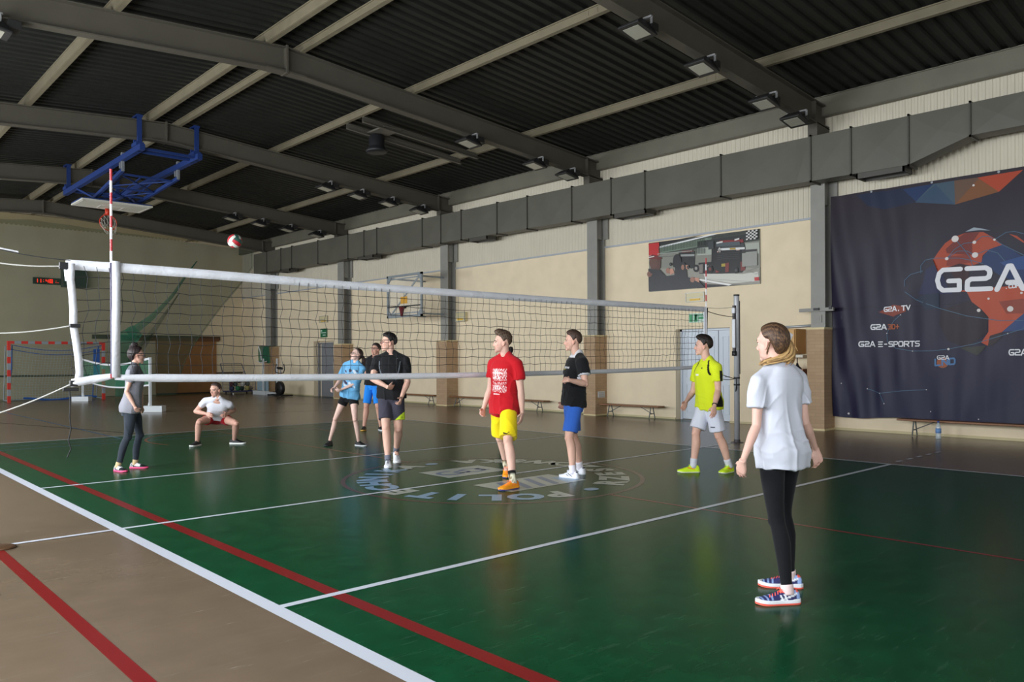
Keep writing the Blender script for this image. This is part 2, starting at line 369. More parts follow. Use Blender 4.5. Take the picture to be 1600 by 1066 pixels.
for ci, cy in enumerate(COLY):
    b = MB()
    for sx in (-1, 1):
        xe = 13.72 if sx > 0 else XL
        for zt, h, wd in ((0, .022, .20), (-.44, .022, .20)):
            v = [(x, cy+s*wd/2, roofz(x)+zt+dz) for x in (4.7, xe) for s in (-1, 1) for dz in (-h, 0)]
            b.add(v, [(0,1,3,2),(4,6,7,5),(0,4,5,1),(2,3,7,6),(1,5,7,3),(0,2,6,4)])
        v = [(x, cy+s*.009, roofz(x)+dz) for x in (4.7, xe) for s in (-1, 1) for dz in (-.44, 0)]
        b.add(v, [(0,1,3,2),(4,6,7,5),(0,4,5,1),(2,3,7,6),(1,5,7,3),(0,2,6,4)])
    b.box(4.68, 4.72, cy-.12, cy+.12, roofz(4.7)-.5, roofz(4.7)+.02); b.box(4.3, 5.1, cy-.11, cy+.11, roofz(4.7)-.49, roofz(4.7)-.46)
    b.box(13.1, 13.12, cy-.1, cy+.1, roofz(13.1)-.44, roofz(13.1)); b.box(13.15, 13.69, cy-.1, cy+.1, 5.98, 6.26)
    tag(b.build('roof_beam', m_raft), kind=ST)
    hw = [.15,.15,.15,.17,.19,.22,.24][ci]
    c = MB(); c.box(13.36, 13.385, cy-hw, cy+hw, 0, 5.99); c.box(13.66, 13.69, cy-hw, cy+hw, 0, 5.99); c.box(13.38, 13.67, cy-.012, cy+.012, 0, 5.99)
    c.box(13.385, 13.62, cy-hw+.05, cy-.02, 4.62, 5.98)
    c.box(13.64, 13.69, cy-hw-.13, cy-hw+.02, 4.62, 5.98)
    tag(c.build('column', m_steel), kind=ST)
# brick facing round the foot of each column, with a cream capping
def brickmat():
    m = mat('brick_facing', (176,146,112), .75, spec=.25); nt = m.node_tree; b = nt.nodes['Principled BSDF']
    tc = nt.nodes.new('ShaderNodeTexCoord'); sp = nt.nodes.new('ShaderNodeSeparateXYZ'); nt.links.new(tc.outputs['Object'], sp.inputs[0])
    ad = nt.nodes.new('ShaderNodeMath'); ad.operation = 'ADD'; nt.links.new(sp.outputs['X'], ad.inputs[0]); nt.links.new(sp.outputs['Y'], ad.inputs[1])
    cb = nt.nodes.new('ShaderNodeCombineXYZ'); nt.links.new(ad.outputs[0], cb.inputs['X']); nt.links.new(sp.outputs['Z'], cb.inputs['Y'])
    br = nt.nodes.new('ShaderNodeTexBrick'); nt.links.new(cb.outputs[0], br.inputs['Vector'])
    br.inputs['Scale'].default_value = 1; br.inputs['Brick Width'].default_value = .25; br.inputs['Row Height'].default_value = .07; br.inputs['Mortar Size'].default_value = .004
    br.inputs['Color1'].default_value = (*srgb((178,150,120)),1); br.inputs['Color2'].default_value = (*srgb((170,142,112)),1); br.inputs['Mortar'].default_value = (*srgb((160,134,106)),1)
    nt.links.new(br.outputs['Color'], b.inputs['Base Color']); return m
m_brick = brickmat(); m_cap = mat('pilaster_cap', (214,196,150), .6)
for ci, cy in enumerate(COLY):
    hw = [.18,.18,.18,.20,.27,.32,.33][ci]
    p = MB(); p.box(13.24, XR, cy-hw, cy+hw, .03, 2.06); o = tag(p.build('pilaster', m_brick), kind=ST)
    p = MB(); p.box(13.225, XR, cy-hw-.015, cy+hw+.015, 2.06, 2.10); p.box(13.23, XR, cy-hw-.01, cy+hw+.01, 0, .035); p.build('pilaster_cap', m_cap, o)

# ---- doors
m_door = mat('door_white', (206,214,224), .45); m_dgrey = mat('door_grey', (124,126,130), .5); m_dark = mat('dark_plastic', (28,28,30), .5)
def pdoor(name, y0, y1, top, m, leafs, pan):
    d = MB(); X = XR+.20
    d.box(X-.02, X+.08, y0, y0+.05, 0, top); d.box(X-.02, X+.08, y1-.05, y1, 0, top); d.box(X-.02, X+.08, y0, y1, top-.05, top)
    o = tag(d.build(name, m), kind=ST)
    for a, b in leafs:
        l = MB(); l.box(X+.012, X+.05, a, b, .01, top-.055)
        for z0, z1 in pan:
            for q0, q1, e0, e1 in ((a+.10, b-.10, z0, z0+.02), (a+.10, b-.10, z1-.02, z1), (a+.10, a+.12, z0+.02, z1-.02), (b-.12, b-.10, z0+.02, z1-.02)): l.box(X, X+.014, q0, q1, e0, e1)
        lo = l.build('door_leaf', m, o, bevel=.004)
        h = MB(); h.tube([(X+.01, a+.06, 1.05), (X-.05, a+.06, 1.05), (X-.05, a+.17, 1.05)], .011); h.build('door_handle', m_steel, lo)
    return o
pdoor('door_1', D1[0], 3.86, 2.19, m_door, [(2.43, 2.80), (2.82, 3.81)], [(.16, .86), (1.0, 2.0)])
pdoor('door_2', 20.12, 21.65, 2.2, m_dgrey, [(20.17, 21.42)], [(.2, .9), (1.05, 2.0)])
BAN_POLY = [
 ((28, 36, 62),[(-0.59, 4.74), (-1.48, 4.73), (-1.7, 4.42), (-1.12, 4.37), (-0.82, 4.48)]),
 ((24, 48, 88),[(-1.48, 4.71), (-2.02, 4.72), (-1.72, 4.42)]),
 ((62, 82, 96),[(-2.02, 4.72), (-2.38, 4.72), (-2.39, 4.28), (-1.7, 4.42)]),
 ((50, 72, 96),[(-2.06, 4.7), (-2.39, 4.28), (-1.7, 4.42)]),
 ((98, 74, 60),[(-2.38, 4.72), (-2.8, 4.71), (-2.39, 4.28)]),
 ((122, 76, 44),[(-2.8, 4.71), (-3.1, 4.4), (-2.39, 4.28)]),
 ((168, 66, 40),[(-2.76, 4.71), (-3.47, 4.72), (-3.1, 4.4)]),
 ((36, 40, 72),[(-1.84, 2.91), (-1.88, 3.13), (-2.09, 3.25), (-2.26, 2.79), (-2.34, 2.64), (-1.75, 2.67)]),
 ((34, 52, 92),[(-2.85, 3.29), (-2.97, 3.44), (-3.17, 3.46), (-3.5, 3.18), (-3.5, 2.7), (-3.08, 2.94), (-2.81, 3.18)]),
 ((44, 72, 124),[(-3.11, 3.15), (-3.5, 3.24), (-3.5, 2.99), (-3.26, 3.01)]),
 ((165, 70, 45),[(-2.01, 3.3), (-2.09, 3.42), (-2.14, 3.49), (-2.22, 3.59), (-2.36, 3.68), (-2.56, 3.74), (-2.85, 3.72), (-3.0, 3.61), (-3.15, 3.46), (-2.95, 3.4), (-2.84, 3.3), (-2.82, 3.18), (-2.66, 3.13), (-2.34, 3.13), (-2.09, 3.07), (-2.1, 3.3)]),
 ((112, 48, 42),[(-2.23, 3.48), (-2.42, 3.65), (-2.56, 3.74), (-2.79, 3.72), (-2.67, 3.54), (-2.68, 3.32), (-2.25, 3.4)]),
 ((130, 55, 45),[(-2.26, 3.34), (-2.64, 3.34), (-2.65, 3.19), (-2.24, 3.16)]),
 ((55, 30, 36),[(-2.26, 3.14), (-2.46, 3.19), (-2.64, 3.14), (-2.6, 2.85), (-2.46, 2.77), (-2.34, 3.0)]),
 ((165, 70, 45),[(-3.25, 3.64), (-3.37, 3.59), (-3.48, 3.48), (-3.48, 3.45), (-3.36, 3.55)]),
 ((150, 160, 170),[(-2.56, 3.76), (-2.7, 3.82), (-2.81, 3.79), (-2.97, 3.73), (-2.79, 3.76)]),
 ((40, 30, 38),[(-2.15, 2.36), (-2.66, 2.51), (-2.93, 2.18), (-2.9, 1.9), (-2.57, 1.65), (-2.26, 1.79), (-2.12, 2.08)]),
 ((56, 58, 52),[(-2.46, 1.65), (-2.9, 1.69), (-2.84, 1.6), (-2.74, 1.51)]),
 ((175, 76, 50),[(-2.3, 2.69), (-3.48, 2.73), (-3.74, 2.59), (-3.62, 2.31), (-3.47, 2.2), (-3.14, 1.92), (-2.96, 1.86), (-2.92, 1.68), (-2.81, 1.74), (-2.93, 1.93), (-2.93, 2.19), (-2.81, 2.34), (-2.66, 2.48), (-2.58, 2.67)]),
 ((138, 62, 48),[(-3.09, 2.46), (-3.48, 2.49), (-3.52, 2.23), (-3.21, 2.24)]),
 ((46, 66, 112),[(-3.14, 1.92), (-3.47, 2.23), (-3.74, 2.19), (-3.74, 1.93), (-3.47, 1.94)]),
 ((45, 35, 40),[(-2.95, 1.85), (-3.14, 1.92), (-3.14, 1.83), (-3.0, 1.69), (-2.92, 1.67)]),
 ((30, 42, 62),[(-1.71, 2.6), (-1.89, 2.67), (-2.12, 2.68), (-2.12, 2.39), (-1.89, 2.37)]),
 ((38, 40, 62),[(-2.57, 0.41), (-3.1, 0.56), (-3.47, 0.72), (-3.74, 0.76), (-3.73, 0.33), (-2.84, 0.33)]),
]
BAN_DOTS = [
 ((-2.39, 3.65),0.06),
 ((-2.71, 3.55),0.03),
 ((-3.03, 3.56),0.02),
 ((-2.72, 3.32),0.05),
 ((-2.25, 3.3),0.03),
 ((-2.93, 2.52),0.02),
 ((-2.77, 2.32),0.03),
 ((-3.27, 2.32),0.05),
 ((-3.44, 2.59),0.02),
 ((-2.7, 4.58),0.02),
 ((-1.43, 2.3),0.01),
 ((-1.17, 1.95),0.01),
 ((-1.64, 1.6),0.01),
 ((-2.27, 1.63),0.02),
 ((-3.23, 1.89),0.01),
 ((-0.78, 0.86),0.01),
 ((-1.03, 0.78),0.01),
 ((-1.12, 0.58),0.01),
 ((-1.88, 0.87),0.01),
 ((-1.95, 0.46),0.01),
 ((-2.76, 0.36),0.01),
 ((-0.27, 0.96),0.01),
 ((-0.4, 0.35),0.02),
]
BAN_LINES = [
 [(-1.8, 3.07), (-1.8, 3.21), (-1.88, 3.31), (-2.05, 3.33), (-2.26, 3.31), (-2.46, 3.29), (-2.66, 3.23), (-2.85, 3.15)],
 [(-1.5, 2.84), (-1.5, 2.96), (-1.61, 3.06), (-1.84, 3.11)],
 [(-2.25, 3.3), (-2.38, 3.46), (-2.54, 3.55), (-2.71, 3.55)],
 [(-2.25, 3.3), (-2.42, 3.42), (-2.58, 3.41), (-2.72, 3.32)],
 [(-2.39, 3.65), (-2.54, 3.44), (-2.64, 3.28), (-2.68, 3.13)],
 [(-2.71, 3.55), (-2.83, 3.64), (-2.95, 3.63), (-3.03, 3.56)],
 [(-3.03, 3.56), (-3.15, 3.46), (-3.48, 3.24)],
 [(-2.72, 3.32), (-2.91, 3.39), (-3.08, 3.32), (-3.19, 3.16)],
 [(-3.03, 3.56), (-3.21, 3.67), (-3.34, 3.67), (-3.48, 3.61)],
 [(-1.5, 2.74), (-1.71, 2.57), (-2.12, 2.39), (-2.57, 2.23), (-3.11, 2.12), (-3.47, 2.11)],
 [(-1.17, 1.95), (-1.18, 1.78), (-1.34, 1.66), (-1.64, 1.6), (-2.0, 1.6), (-2.27, 1.63), (-2.71, 1.72), (-3.23, 1.89), (-3.47, 1.97)],
 [(-1.17, 1.95), (-1.23, 2.07), (-1.31, 2.19), (-1.43, 2.3)],
 [(-0.78, 0.86), (-1.03, 0.78), (-1.46, 0.84), (-1.88, 0.87)],
 [(-1.03, 0.78), (-1.12, 0.58)],
]
BAN_TEXT = [
 ('G2A',(-2.09, 2.7),(-3.55, 2.66),0.42),
 ('.COM',(-3.19, 2.68),(-3.42, 2.69),0.06),
 ('G2A.TV',(-1.13, 2.37),(-1.61, 2.39),0.09),
 ('G2A',(-0.87, 2.03),(-1.18, 2.03),0.1),
 ('3D+',(-1.2, 2.03),(-1.42, 2.03),0.09),
 ('G2A',(-0.63, 1.7),(-0.96, 1.7),0.1),
 ('E-SPORTS',(-1.01, 1.69),(-1.79, 1.69),0.1),
 ('G2A',(-2.08, 1.44),(-2.29, 1.44),0.07),
 ('LND',(-2.04, 1.32),(-2.4, 1.35),0.12),
 ('G2A',(-3.25, 1.51),(-3.52, 1.51),0.1),
]
POSTER = [
 ((96, 96, 88),[(4.64, 4.37), (1.6, 4.35), (1.59, 3.13), (4.63, 3.15)]),
 ((60, 66, 60),[(4.64, 4.37), (1.6, 4.35), (1.6, 4.09), (2.83, 4.08), (4.28, 4.05), (4.64, 4.06)]),
 ((88, 100, 88),[(4.31, 4.24), (2.83, 4.31), (2.83, 4.14), (4.31, 4.08)]),
 ((40, 44, 42),[(3.22, 4.25), (1.88, 4.27), (1.88, 4.1), (2.83, 4.1), (3.22, 4.1)]),
 ((120, 124, 116),[(3.22, 4.09), (2.83, 4.08), (2.83, 3.9), (3.22, 3.92)]),
 ((185, 180, 178),[(4.31, 4.25), (2.85, 4.37), (2.66, 4.36), (4.31, 4.21)]),
 ((30, 30, 30),[(4.64, 4.37), (3.82, 4.36), (3.1, 4.39), (4.31, 4.27), (4.32, 4.34)]),
 ((122, 124, 116),[(1.95, 4.06), (1.61, 4.05), (1.6, 3.8), (1.93, 3.81)]),
 ((108, 106, 98),[(4.28, 3.7), (3.11, 3.62), (1.6, 3.48), (1.59, 3.13), (2.83, 3.19), (3.98, 3.37)]),
 ((150, 148, 140),[(3.05, 3.49), (2.03, 3.38), (1.65, 3.4), (1.6, 3.19), (2.29, 3.19), (3.0, 3.34)]),
 ((34, 30, 32),[(2.97, 3.22), (2.03, 3.13), (2.4, 3.14), (3.22, 3.14), (3.45, 3.43), (3.22, 3.37)]),
 ((170, 168, 165),[(3.48, 3.43), (2.29, 3.17), (2.37, 3.14), (3.48, 3.4)]),
 ((26, 26, 28),[(3.74, 4.07), (3.27, 4.03), (3.29, 3.63), (3.39, 3.62), (3.56, 3.75), (3.89, 3.7), (3.93, 3.79), (3.74, 3.82)]),
 ((112, 40, 42),[(3.66, 4.08), (3.32, 4.06), (3.29, 4.01), (3.66, 4.03)]),
 ((110, 112, 110),[(3.68, 3.99), (3.29, 3.96), (3.29, 3.91), (3.68, 3.94)]),
 ((24, 22, 24),[(2.81, 4.18), (2.61, 4.21), (2.0, 4.16), (1.95, 3.97), (1.95, 3.49), (2.03, 3.41), (2.56, 3.43), (3.16, 3.48), (3.18, 3.74), (2.83, 3.73)]),
 ((132, 44, 46),[(2.61, 4.2), (2.0, 4.16), (1.99, 4.09), (2.6, 4.13)]),
 ((60, 64, 66),[(2.58, 4.1), (1.98, 4.07), (1.97, 3.97), (2.58, 4.02)]),
 ((160, 160, 158),[(2.61, 4.02), (1.96, 3.98), (1.96, 3.93), (2.6, 3.97)]),
 ((170, 140, 40),[(2.34, 4.0), (2.19, 3.99), (2.19, 3.95), (2.34, 3.96)]),
 ((170, 150, 50),[(2.56, 3.66), (2.46, 3.66), (2.46, 3.59), (2.56, 3.59)]),
 ((120, 44, 40),[(2.46, 3.66), (2.36, 3.67), (2.37, 3.46), (2.46, 3.45)]),
 ((120, 44, 40),[(2.07, 3.66), (1.95, 3.66), (1.95, 3.46), (2.06, 3.45)]),
 ((90, 84, 80),[(3.17, 3.69), (3.05, 3.7), (3.06, 3.49), (3.15, 3.49)]),
 ((130, 120, 116),[(2.93, 3.65), (2.83, 3.65), (2.83, 3.57), (2.93, 3.56)]),
 ((130, 44, 40),[(2.71, 3.53), (2.61, 3.48), (2.71, 3.46)]),
 ((190, 30, 32),[(4.63, 4.35), (4.31, 4.35), (4.3, 4.03), (4.62, 4.04)]),
 ((100, 30, 30),[(4.57, 4.0), (4.28, 4.0), (4.22, 3.95), (4.28, 3.92), (4.57, 3.95)]),
 ((88, 56, 48),[(4.57, 3.95), (4.26, 3.92), (4.27, 3.74), (4.31, 3.67), (4.56, 3.72)]),
 ((38, 38, 42),[(4.64, 3.73), (4.28, 3.67), (4.1, 3.5), (3.86, 3.51), (3.83, 3.73), (3.74, 3.82), (3.56, 3.78), (3.51, 3.68), (3.48, 3.43), (3.28, 3.37), (3.14, 3.28), (3.0, 3.15), (3.62, 3.15), (4.63, 3.16)]),
 ((140, 100, 84),[(4.01, 3.66), (3.9, 3.67), (3.86, 3.56), (3.98, 3.52)]),
 ((140, 100, 84),[(3.53, 3.72), (3.45, 3.71), (3.46, 3.6), (3.52, 3.63)]),
 ((140, 100, 84),[(3.28, 3.4), (3.16, 3.38), (3.15, 3.27), (3.26, 3.32)]),
 ((120, 80, 66),[(4.64, 3.65), (4.51, 3.59), (4.56, 3.52), (4.64, 3.55)]),
 ((185, 40, 40),[(1.72, 3.28), (1.61, 3.28), (1.6, 3.2), (1.71, 3.2)]),
]
POSES = {
 'girl_white': ('f', 1.72, [2.363,-4.931,1.429, 2.369,-4.937,0.899, 0.289,0.957,-0.007, 0.957,-0.289,0.014, 0.204,0.979,0, 0.979,-0.204,0, 2.206,-4.884,1.354, 2.279,-4.918,0.899, 2.178,-4.882,1.063, 2.032,-4.872,0.853, 2.102,-4.808,0.708, 2.243,-5.044,0.082, 2.087,-4.929,-0, 2.231,-5.033,0, 2.289,-4.952,0.477, 2.521,-4.979,1.359, 2.459,-4.955,0.899, 2.518,-5.023,1.071, 2.688,-5.01,0.88, 2.64,-5.066,0.722, 2.563,-4.893,0.082, 2.471,-4.746,0, 2.556,-4.887,0, 2.501,-4.884,0.485, 2.331,-4.902,1.565, 0.083,0.995,-0.052, 0.004,0.052,0.999]),
 'man_yellow': ('m', 1.77, [6.595,-1.654,1.453, 6.607,-1.666,0.905, -0.966,0.258,-0.027, 0.258,0.966,-0.014, -0.927,0.374,-0, 0.374,0.927,-0, 6.55,-1.829,1.381, 6.572,-1.753,0.905, 6.545,-1.845,1.061, 6.375,-1.897,0.867, 6.279,-1.939,0.721, 6.793,-1.848,0.085, 6.478,-1.854,0, 6.796,-1.852,0, 6.644,-1.791,0.475, 6.643,-1.483,1.376, 6.642,-1.578,0.905, 6.595,-1.437,1.04, 6.707,-1.249,0.894, 6.597,-1.243,0.753, 6.465,-1.524,0.085, 6.327,-1.388,0, 6.456,-1.516,0, 6.492,-1.545,0.501, 6.556,-1.618,1.631, -0.588,0.809,0, 0,0,1]),
 'man_blueshorts': ('m', 1.77, [5.134,-0.715,1.533, 5.092,-0.676,0.92, -0.886,0.455,0.088, 0.459,0.888,0.025, -0.845,0.535,-0, 0.535,0.845,-0, 5.044,-0.873,1.454, 5.042,-0.756,0.92, 5.013,-0.96,1.17, 4.76,-0.908,1.222, 4.788,-0.731,1.226, 4.952,-0.801,0.085, 4.912,-0.54,0, 4.938,-0.788,0, 4.95,-0.738,0.497, 5.213,-0.547,1.463, 5.143,-0.596,0.92, 5.152,-0.497,1.141, 5.211,-0.395,0.906, 5.076,-0.443,0.799, 5.294,-0.608,0.085, 5.288,-0.363,0, 5.291,-0.606,0, 5.178,-0.604,0.487, 5.093,-0.677,1.694, -0.678,0.735,0, 0,0,1]),
 'man_red': ('m', 1.8, [4.175,-0.427,1.511, 4.158,-0.412,0.935, -0.995,-0.101,0.027, -0.1,0.995,0.03, -0.999,-0.048,-0, -0.048,0.999,0, 4.192,-0.616,1.429, 4.163,-0.508,0.935, 4.212,-0.654,1.101, 4.238,-0.647,0.834, 4.159,-0.685,0.674, 3.901,-0.842,0.086, 3.663,-0.851,-0, 3.898,-0.839,0, 3.984,-0.67,0.514, 4.153,-0.234,1.441, 4.153,-0.316,0.935, 4.113,-0.215,1.115, 4.072,-0.13,0.865, 3.968,-0.216,0.742, 4.509,-0.069,0.13, 4.22,-0.368,0, 4.53,-0.089,0, 4.292,-0.191,0.507, 4.147,-0.402,1.673, -0.817,0.577,0, 0,0,1]),
 'man_glasses': ('m', 1.82, [4.083,1.864,1.561, 4.112,1.906,0.946, -0.719,-0.69,-0.08, -0.694,0.72,0.018, -0.72,-0.694,-0, -0.694,0.72,0, 4.225,1.726,1.481, 4.179,1.836,0.946, 4.249,1.699,1.163, 4.098,1.64,0.946, 3.995,1.553,0.821, 4.296,2.056,0.17, 4.012,1.493,0, 4.328,2.026,0, 4.169,1.815,0.502, 3.949,2.013,1.488, 4.044,1.976,0.946, 3.829,1.947,1.213, 3.934,1.725,1.099, 4.112,1.768,1.085, 3.943,1.742,0.087, 3.648,1.337,0, 3.941,1.744,0, 3.966,1.823,0.521, 4.057,1.888,1.714, -0.945,0.327,0, 0,0,1]),
 'girl_blue': ('f', 1.68, [5.009,4.32,1.44, 4.963,4.43,0.849, -0.834,-0.551,-0.038, -0.547,0.814,0.195, -0.83,-0.557,-0, -0.557,0.83,0, 5.091,4.202,1.339, 5.013,4.356,0.849, 4.964,4.27,1.068, 4.75,4.392,0.962, 4.695,4.552,0.948, 5.04,4.275,0.08, 5.086,4.089,0, 5.038,4.277,0, 4.948,4.233,0.463, 4.916,4.463,1.402, 4.913,4.505,0.849, 4.797,4.449,1.145, 4.617,4.375,0.988, 4.475,4.295,0.941, 4.74,4.721,0.08, 4.492,4.548,0, 4.722,4.737,0, 4.786,4.603,0.463, 5.025,4.304,1.561, -0.949,0.068,0.309, 0.308,-0.022,0.951]),
 'man_behind': ('m', 1.83, [6.854,6.573,1.538, 6.834,6.591,0.946, -0.925,-0.378,0.019, -0.378,0.925,0.041, -0.889,-0.457,-0, -0.457,0.889,0, 6.927,6.39,1.453, 6.878,6.504,0.946, 7.027,6.479,1.175, 6.994,6.432,0.909, 6.892,6.373,0.767, 6.943,6.478,0.087, 6.907,6.307,0, 6.942,6.479,0, 6.845,6.434,0.506, 6.775,6.761,1.469, 6.789,6.678,0.946, 6.716,6.679,1.178, 6.842,6.486,1.032, 6.829,6.325,0.942, 6.697,6.73,0.087, 6.396,6.422,0, 6.696,6.73,0, 6.695,6.642,0.51, 6.874,6.554,1.692, -0.987,-0.16,0, 0,0,1]),
 'man_squat': ('m', 1.76, [3.291,5.974,0.81, 3.411,6.299,0.467, -0.463,-0.557,-0.689, -0.851,0.496,0.172, -0.41,-0.912,-0, -0.912,0.41,0, 3.478,5.926,0.724, 3.497,6.261,0.467, 3.654,6.135,0.61, 3.458,5.972,0.548, 3.323,5.865,0.505, 3.644,6.113,0.084, 3.764,5.993,0, 3.651,6.107,0, 3.56,5.843,0.388, 3.141,6.122,0.792, 3.326,6.338,0.467, 3.052,6.326,0.596, 3.146,6.084,0.559, 3.188,5.913,0.532, 3.054,6.273,0.084, 2.888,6.158,0, 3.036,6.29,0, 3.004,6.054,0.433, 3.267,5.996,0.965, -0.897,-0.434,-0.087, -0.078,-0.038,0.996]),
 'woman_grey': ('f', 1.64, [1.31,3.867,1.417, 1.266,3.908,0.848, 0.872,-0.479,-0.102, -0.483,-0.875,-0.026, 0.928,-0.373,0, -0.373,-0.928,0, 1.381,4.009,1.352, 1.299,3.989,0.848, 1.412,3.988,1.055, 1.448,4.051,0.822, 1.506,4.156,0.707, 1.351,4.036,0.078, 1.501,3.888,0, 1.343,4.045,0, 1.394,3.979,0.459, 1.229,3.735,1.344, 1.233,3.827,0.848, 1.159,3.746,1.069, 1.257,3.703,0.845, 1.341,3.792,0.734, 1.083,3.87,0.078, 1.147,3.641,0, 1.074,3.878,0, 1.194,3.841,0.448, 1.323,3.855,1.547, 0.991,-0.12,-0.052, 0.052,-0.006,0.999]),
 'woman_hidden': ('f', 1.66, [7.395,3.099,1.438, 7.386,3.107,0.867, -0.845,0.535,0.02, 0.535,0.845,0.004, -0.845,0.535,-0, 0.535,0.845,-0, 7.309,2.966,1.367, 7.339,3.032,0.867, 7.234,2.858,1.12, 7.125,2.79,0.91, 7.153,2.906,0.792, 7.424,3.069,0.079, 7.129,2.902,0, 7.422,3.07,0, 7.345,3.063,0.463, 7.479,3.234,1.368, 7.434,3.182,0.867, 7.501,3.358,1.119, 7.423,3.414,0.872, 7.355,3.463,0.719, 7.342,3.151,0.079, 7.129,3.055,0, 7.341,3.153,0, 7.353,3.187,0.469, 7.378,3.114,1.6, -0.739,0.674,0, 0,0,1]),
}
# ================================================================== fixed equipment
def part(mb, name, m, root, smooth=False, bevel=0):
    """part built in world coordinates, parented to a thing"""
    return under(mb.build(name, m, None, smooth, bevel), root)
def sub(mb, name, m, p, smooth=False):
    """sub-part in the same world coordinates as its (already placed) part"""
    o = mb.build(name, m, None, smooth); o.parent = p; o.matrix_parent_inverse = Matrix()
    return o
m_duct = mat('duct_galvanised', (92,90,80), .5, spec=.4, noise=.10, nscale=1.6)
m_ductd = mat('duct_seam', (70,67,60), .5)
zt = lambda y: 5.93 + .0085*y
def zb(y):
    if y < -2.83: return 5.34
    if y < -1.81: return 5.02 + (-1.81-y)/1.02*.32
    return 5.035 + .0095*y
duct = empty('ventilation_duct', (13.14, 10, 5.5), 'long grey rectangular ventilation duct running along the top of the side wall', 'duct')
SEAM = [-6.9,-5.8,-4.6,-3.7,-2.83,-1.81,-.75,.06,.38,2.12,4.2,5.25,6.58,7.37,8.26,9.52,11.16,12.17,13.15,15.8,16.63,17.71,19.92,22.06,23.01,24.31,25.6]
d = MB(); X0, X1 = 12.95, 13.33
for a, b in zip(SEAM[:-1], SEAM[1:]):
    q = [(X0,a,zb(a)),(X0,b,zb(b)),(X0,b,zt(b)),(X0,a,zt(a))]; c = np.mean(q, 0) + V(-.012,0,0)
    d.add(q + [tuple(c)], [(0,1,4),(1,2,4),(2,3,4),(3,0,4)])
    q2 = [(X1,y,z) for _,y,z in q]
    d.add(q+q2, [(0,4,5,1),(2,6,7,3),(4,7,6,5)])
for e in (SEAM[0], SEAM[-1]): d.poly([(X0,e,zb(e)),(X1,e,zb(e)),(X1,e,zt(e)),(X0,e,zt(e))])
part(d, 'duct_body', m_duct, duct)
for y in SEAM[1:-1]:
    if y in (.38, 7.37): continue
    f = MB(); f.box(X0-.03, X1+.03, y-.014, y+.014, zb(y)-.03, zb(y)+.008); f.box(X0-.03, X0+.008, y-.014, y+.014, zb(y)-.03, zt(y)+.03); f.box(X0-.03, X1+.03, y-.014, y+.014, zt(y)-.008, zt(y)+.03)
    part(f, 'duct_flange', m_ductd, duct)
for a, b in ((-1.72,-.84),(4.2,5.2),(10.0,10.85),(16.1,17.1),(22.3,23.2)):
    f = MB(); z = zb((a+b)/2); f.box(X0+.02, X1+.03, a, a+.03, z-.10, z+.02); f.box(X0+.02, X1+.03, b-.03, b, z-.10, z+.02); f.box(X0+.02, X0+.05, a, b, z-.10, z+.02); f.box(X1, X1+.03, a, b, z-.10, z+.02)
    for k in range(6): f.bar((X0+.07+k*.05, a, z-.06), (X0+.07+k*.05, b, z-.06), .03, .006)
    part(f, 'duct_outlet', m_ductd, duct)

# ---- floodlights under the beams
m_fl = mat('floodlight_black', (34,34,34), .5); m_lens = mat('floodlight_glass', (158,156,142), .25); m_brk = mat('bracket_zinc', (150,150,150), .4, metal=.3)
def make_flood():
    root = empty('floodlight', (0,0,0))
    b = MB(); b.box(-.025,.025,-.21,.21,-.03,0); b.bar((0,-.2,-.02),(0,-.2,-.12),.04,.012); b.bar((0,.2,-.02),(0,.2,-.12),.04,.012); b.build('mounting_bracket', m_brk, root)
    T = Matrix.Rotation(math.radians(10), 3, 'Y')
    tr = lambda p: tuple(T @ Vector(p) + Vector((-.05,0,-.12)))
    h = MB(); top = [(-.10,-.12,.06),(.10,-.12,.06),(.10,.12,.06),(-.10,.12,.06)]; bot = [(-.26,-.20,-.11),(.22,-.20,-.11),(.22,.20,-.11),(-.26,.20,-.11)]; mid = [(-.26,-.20,-.08),(.22,-.20,-.08),(.22,.20,-.08),(-.26,.20,-.08)]
    h.loft([[tr(p) for p in r] for r in (bot, mid, top)]); h.build('lamp_housing', m_fl, root, bevel=.006)
    g = MB(); g.prism([tr(p) for p in ((-.19,-.145,-.111),(.13,-.145,-.111),(.13,.145,-.111),(-.19,.145,-.111))], tuple(T @ Vector((0,0,-.006)))); g.build('lamp_glass', m_lens, root)
    s = MB(); s.box(.10,.28,-.13,.13,-.16,-.03); s.build('ballast_box', m_fl, root, bevel=.008)
    return root
proto = make_flood(); first = True
BN = ['nearest roof beam', 'second roof beam', 'third roof beam', 'fourth roof beam']
ON = {4: ['fourth', 'third', 'second', 'first'], 3: ['third', 'second', 'first']}
for bi, (ci, xs) in enumerate(((2,[7.47,9.2,11.24,12.40]),(3,[9.21,11.3,12.44]),(4,[9.17,10.22,11.28,12.42]),(5,[9.15,10.16,11.23,12.39]))):
    for k, x in enumerate(xs):
        o = proto if first else copy_tree(proto); first = False
        o.location = (x, COLY[ci]+(-.05), roofz(x)-.44); 
        tag(o, 'black floodlight with pale glass under the %s, %s from the side wall' % (BN[bi], ON[len(xs)][k]), 'floodlight', 'floodlights under the roof beams')
o = copy_tree(proto); o.location = (.14, 6.2, roofz(.14)-.44)
tag(o, 'black floodlight under the second roof beam, cut by the left edge of the view', 'floodlight', 'floodlights under the roof beams')

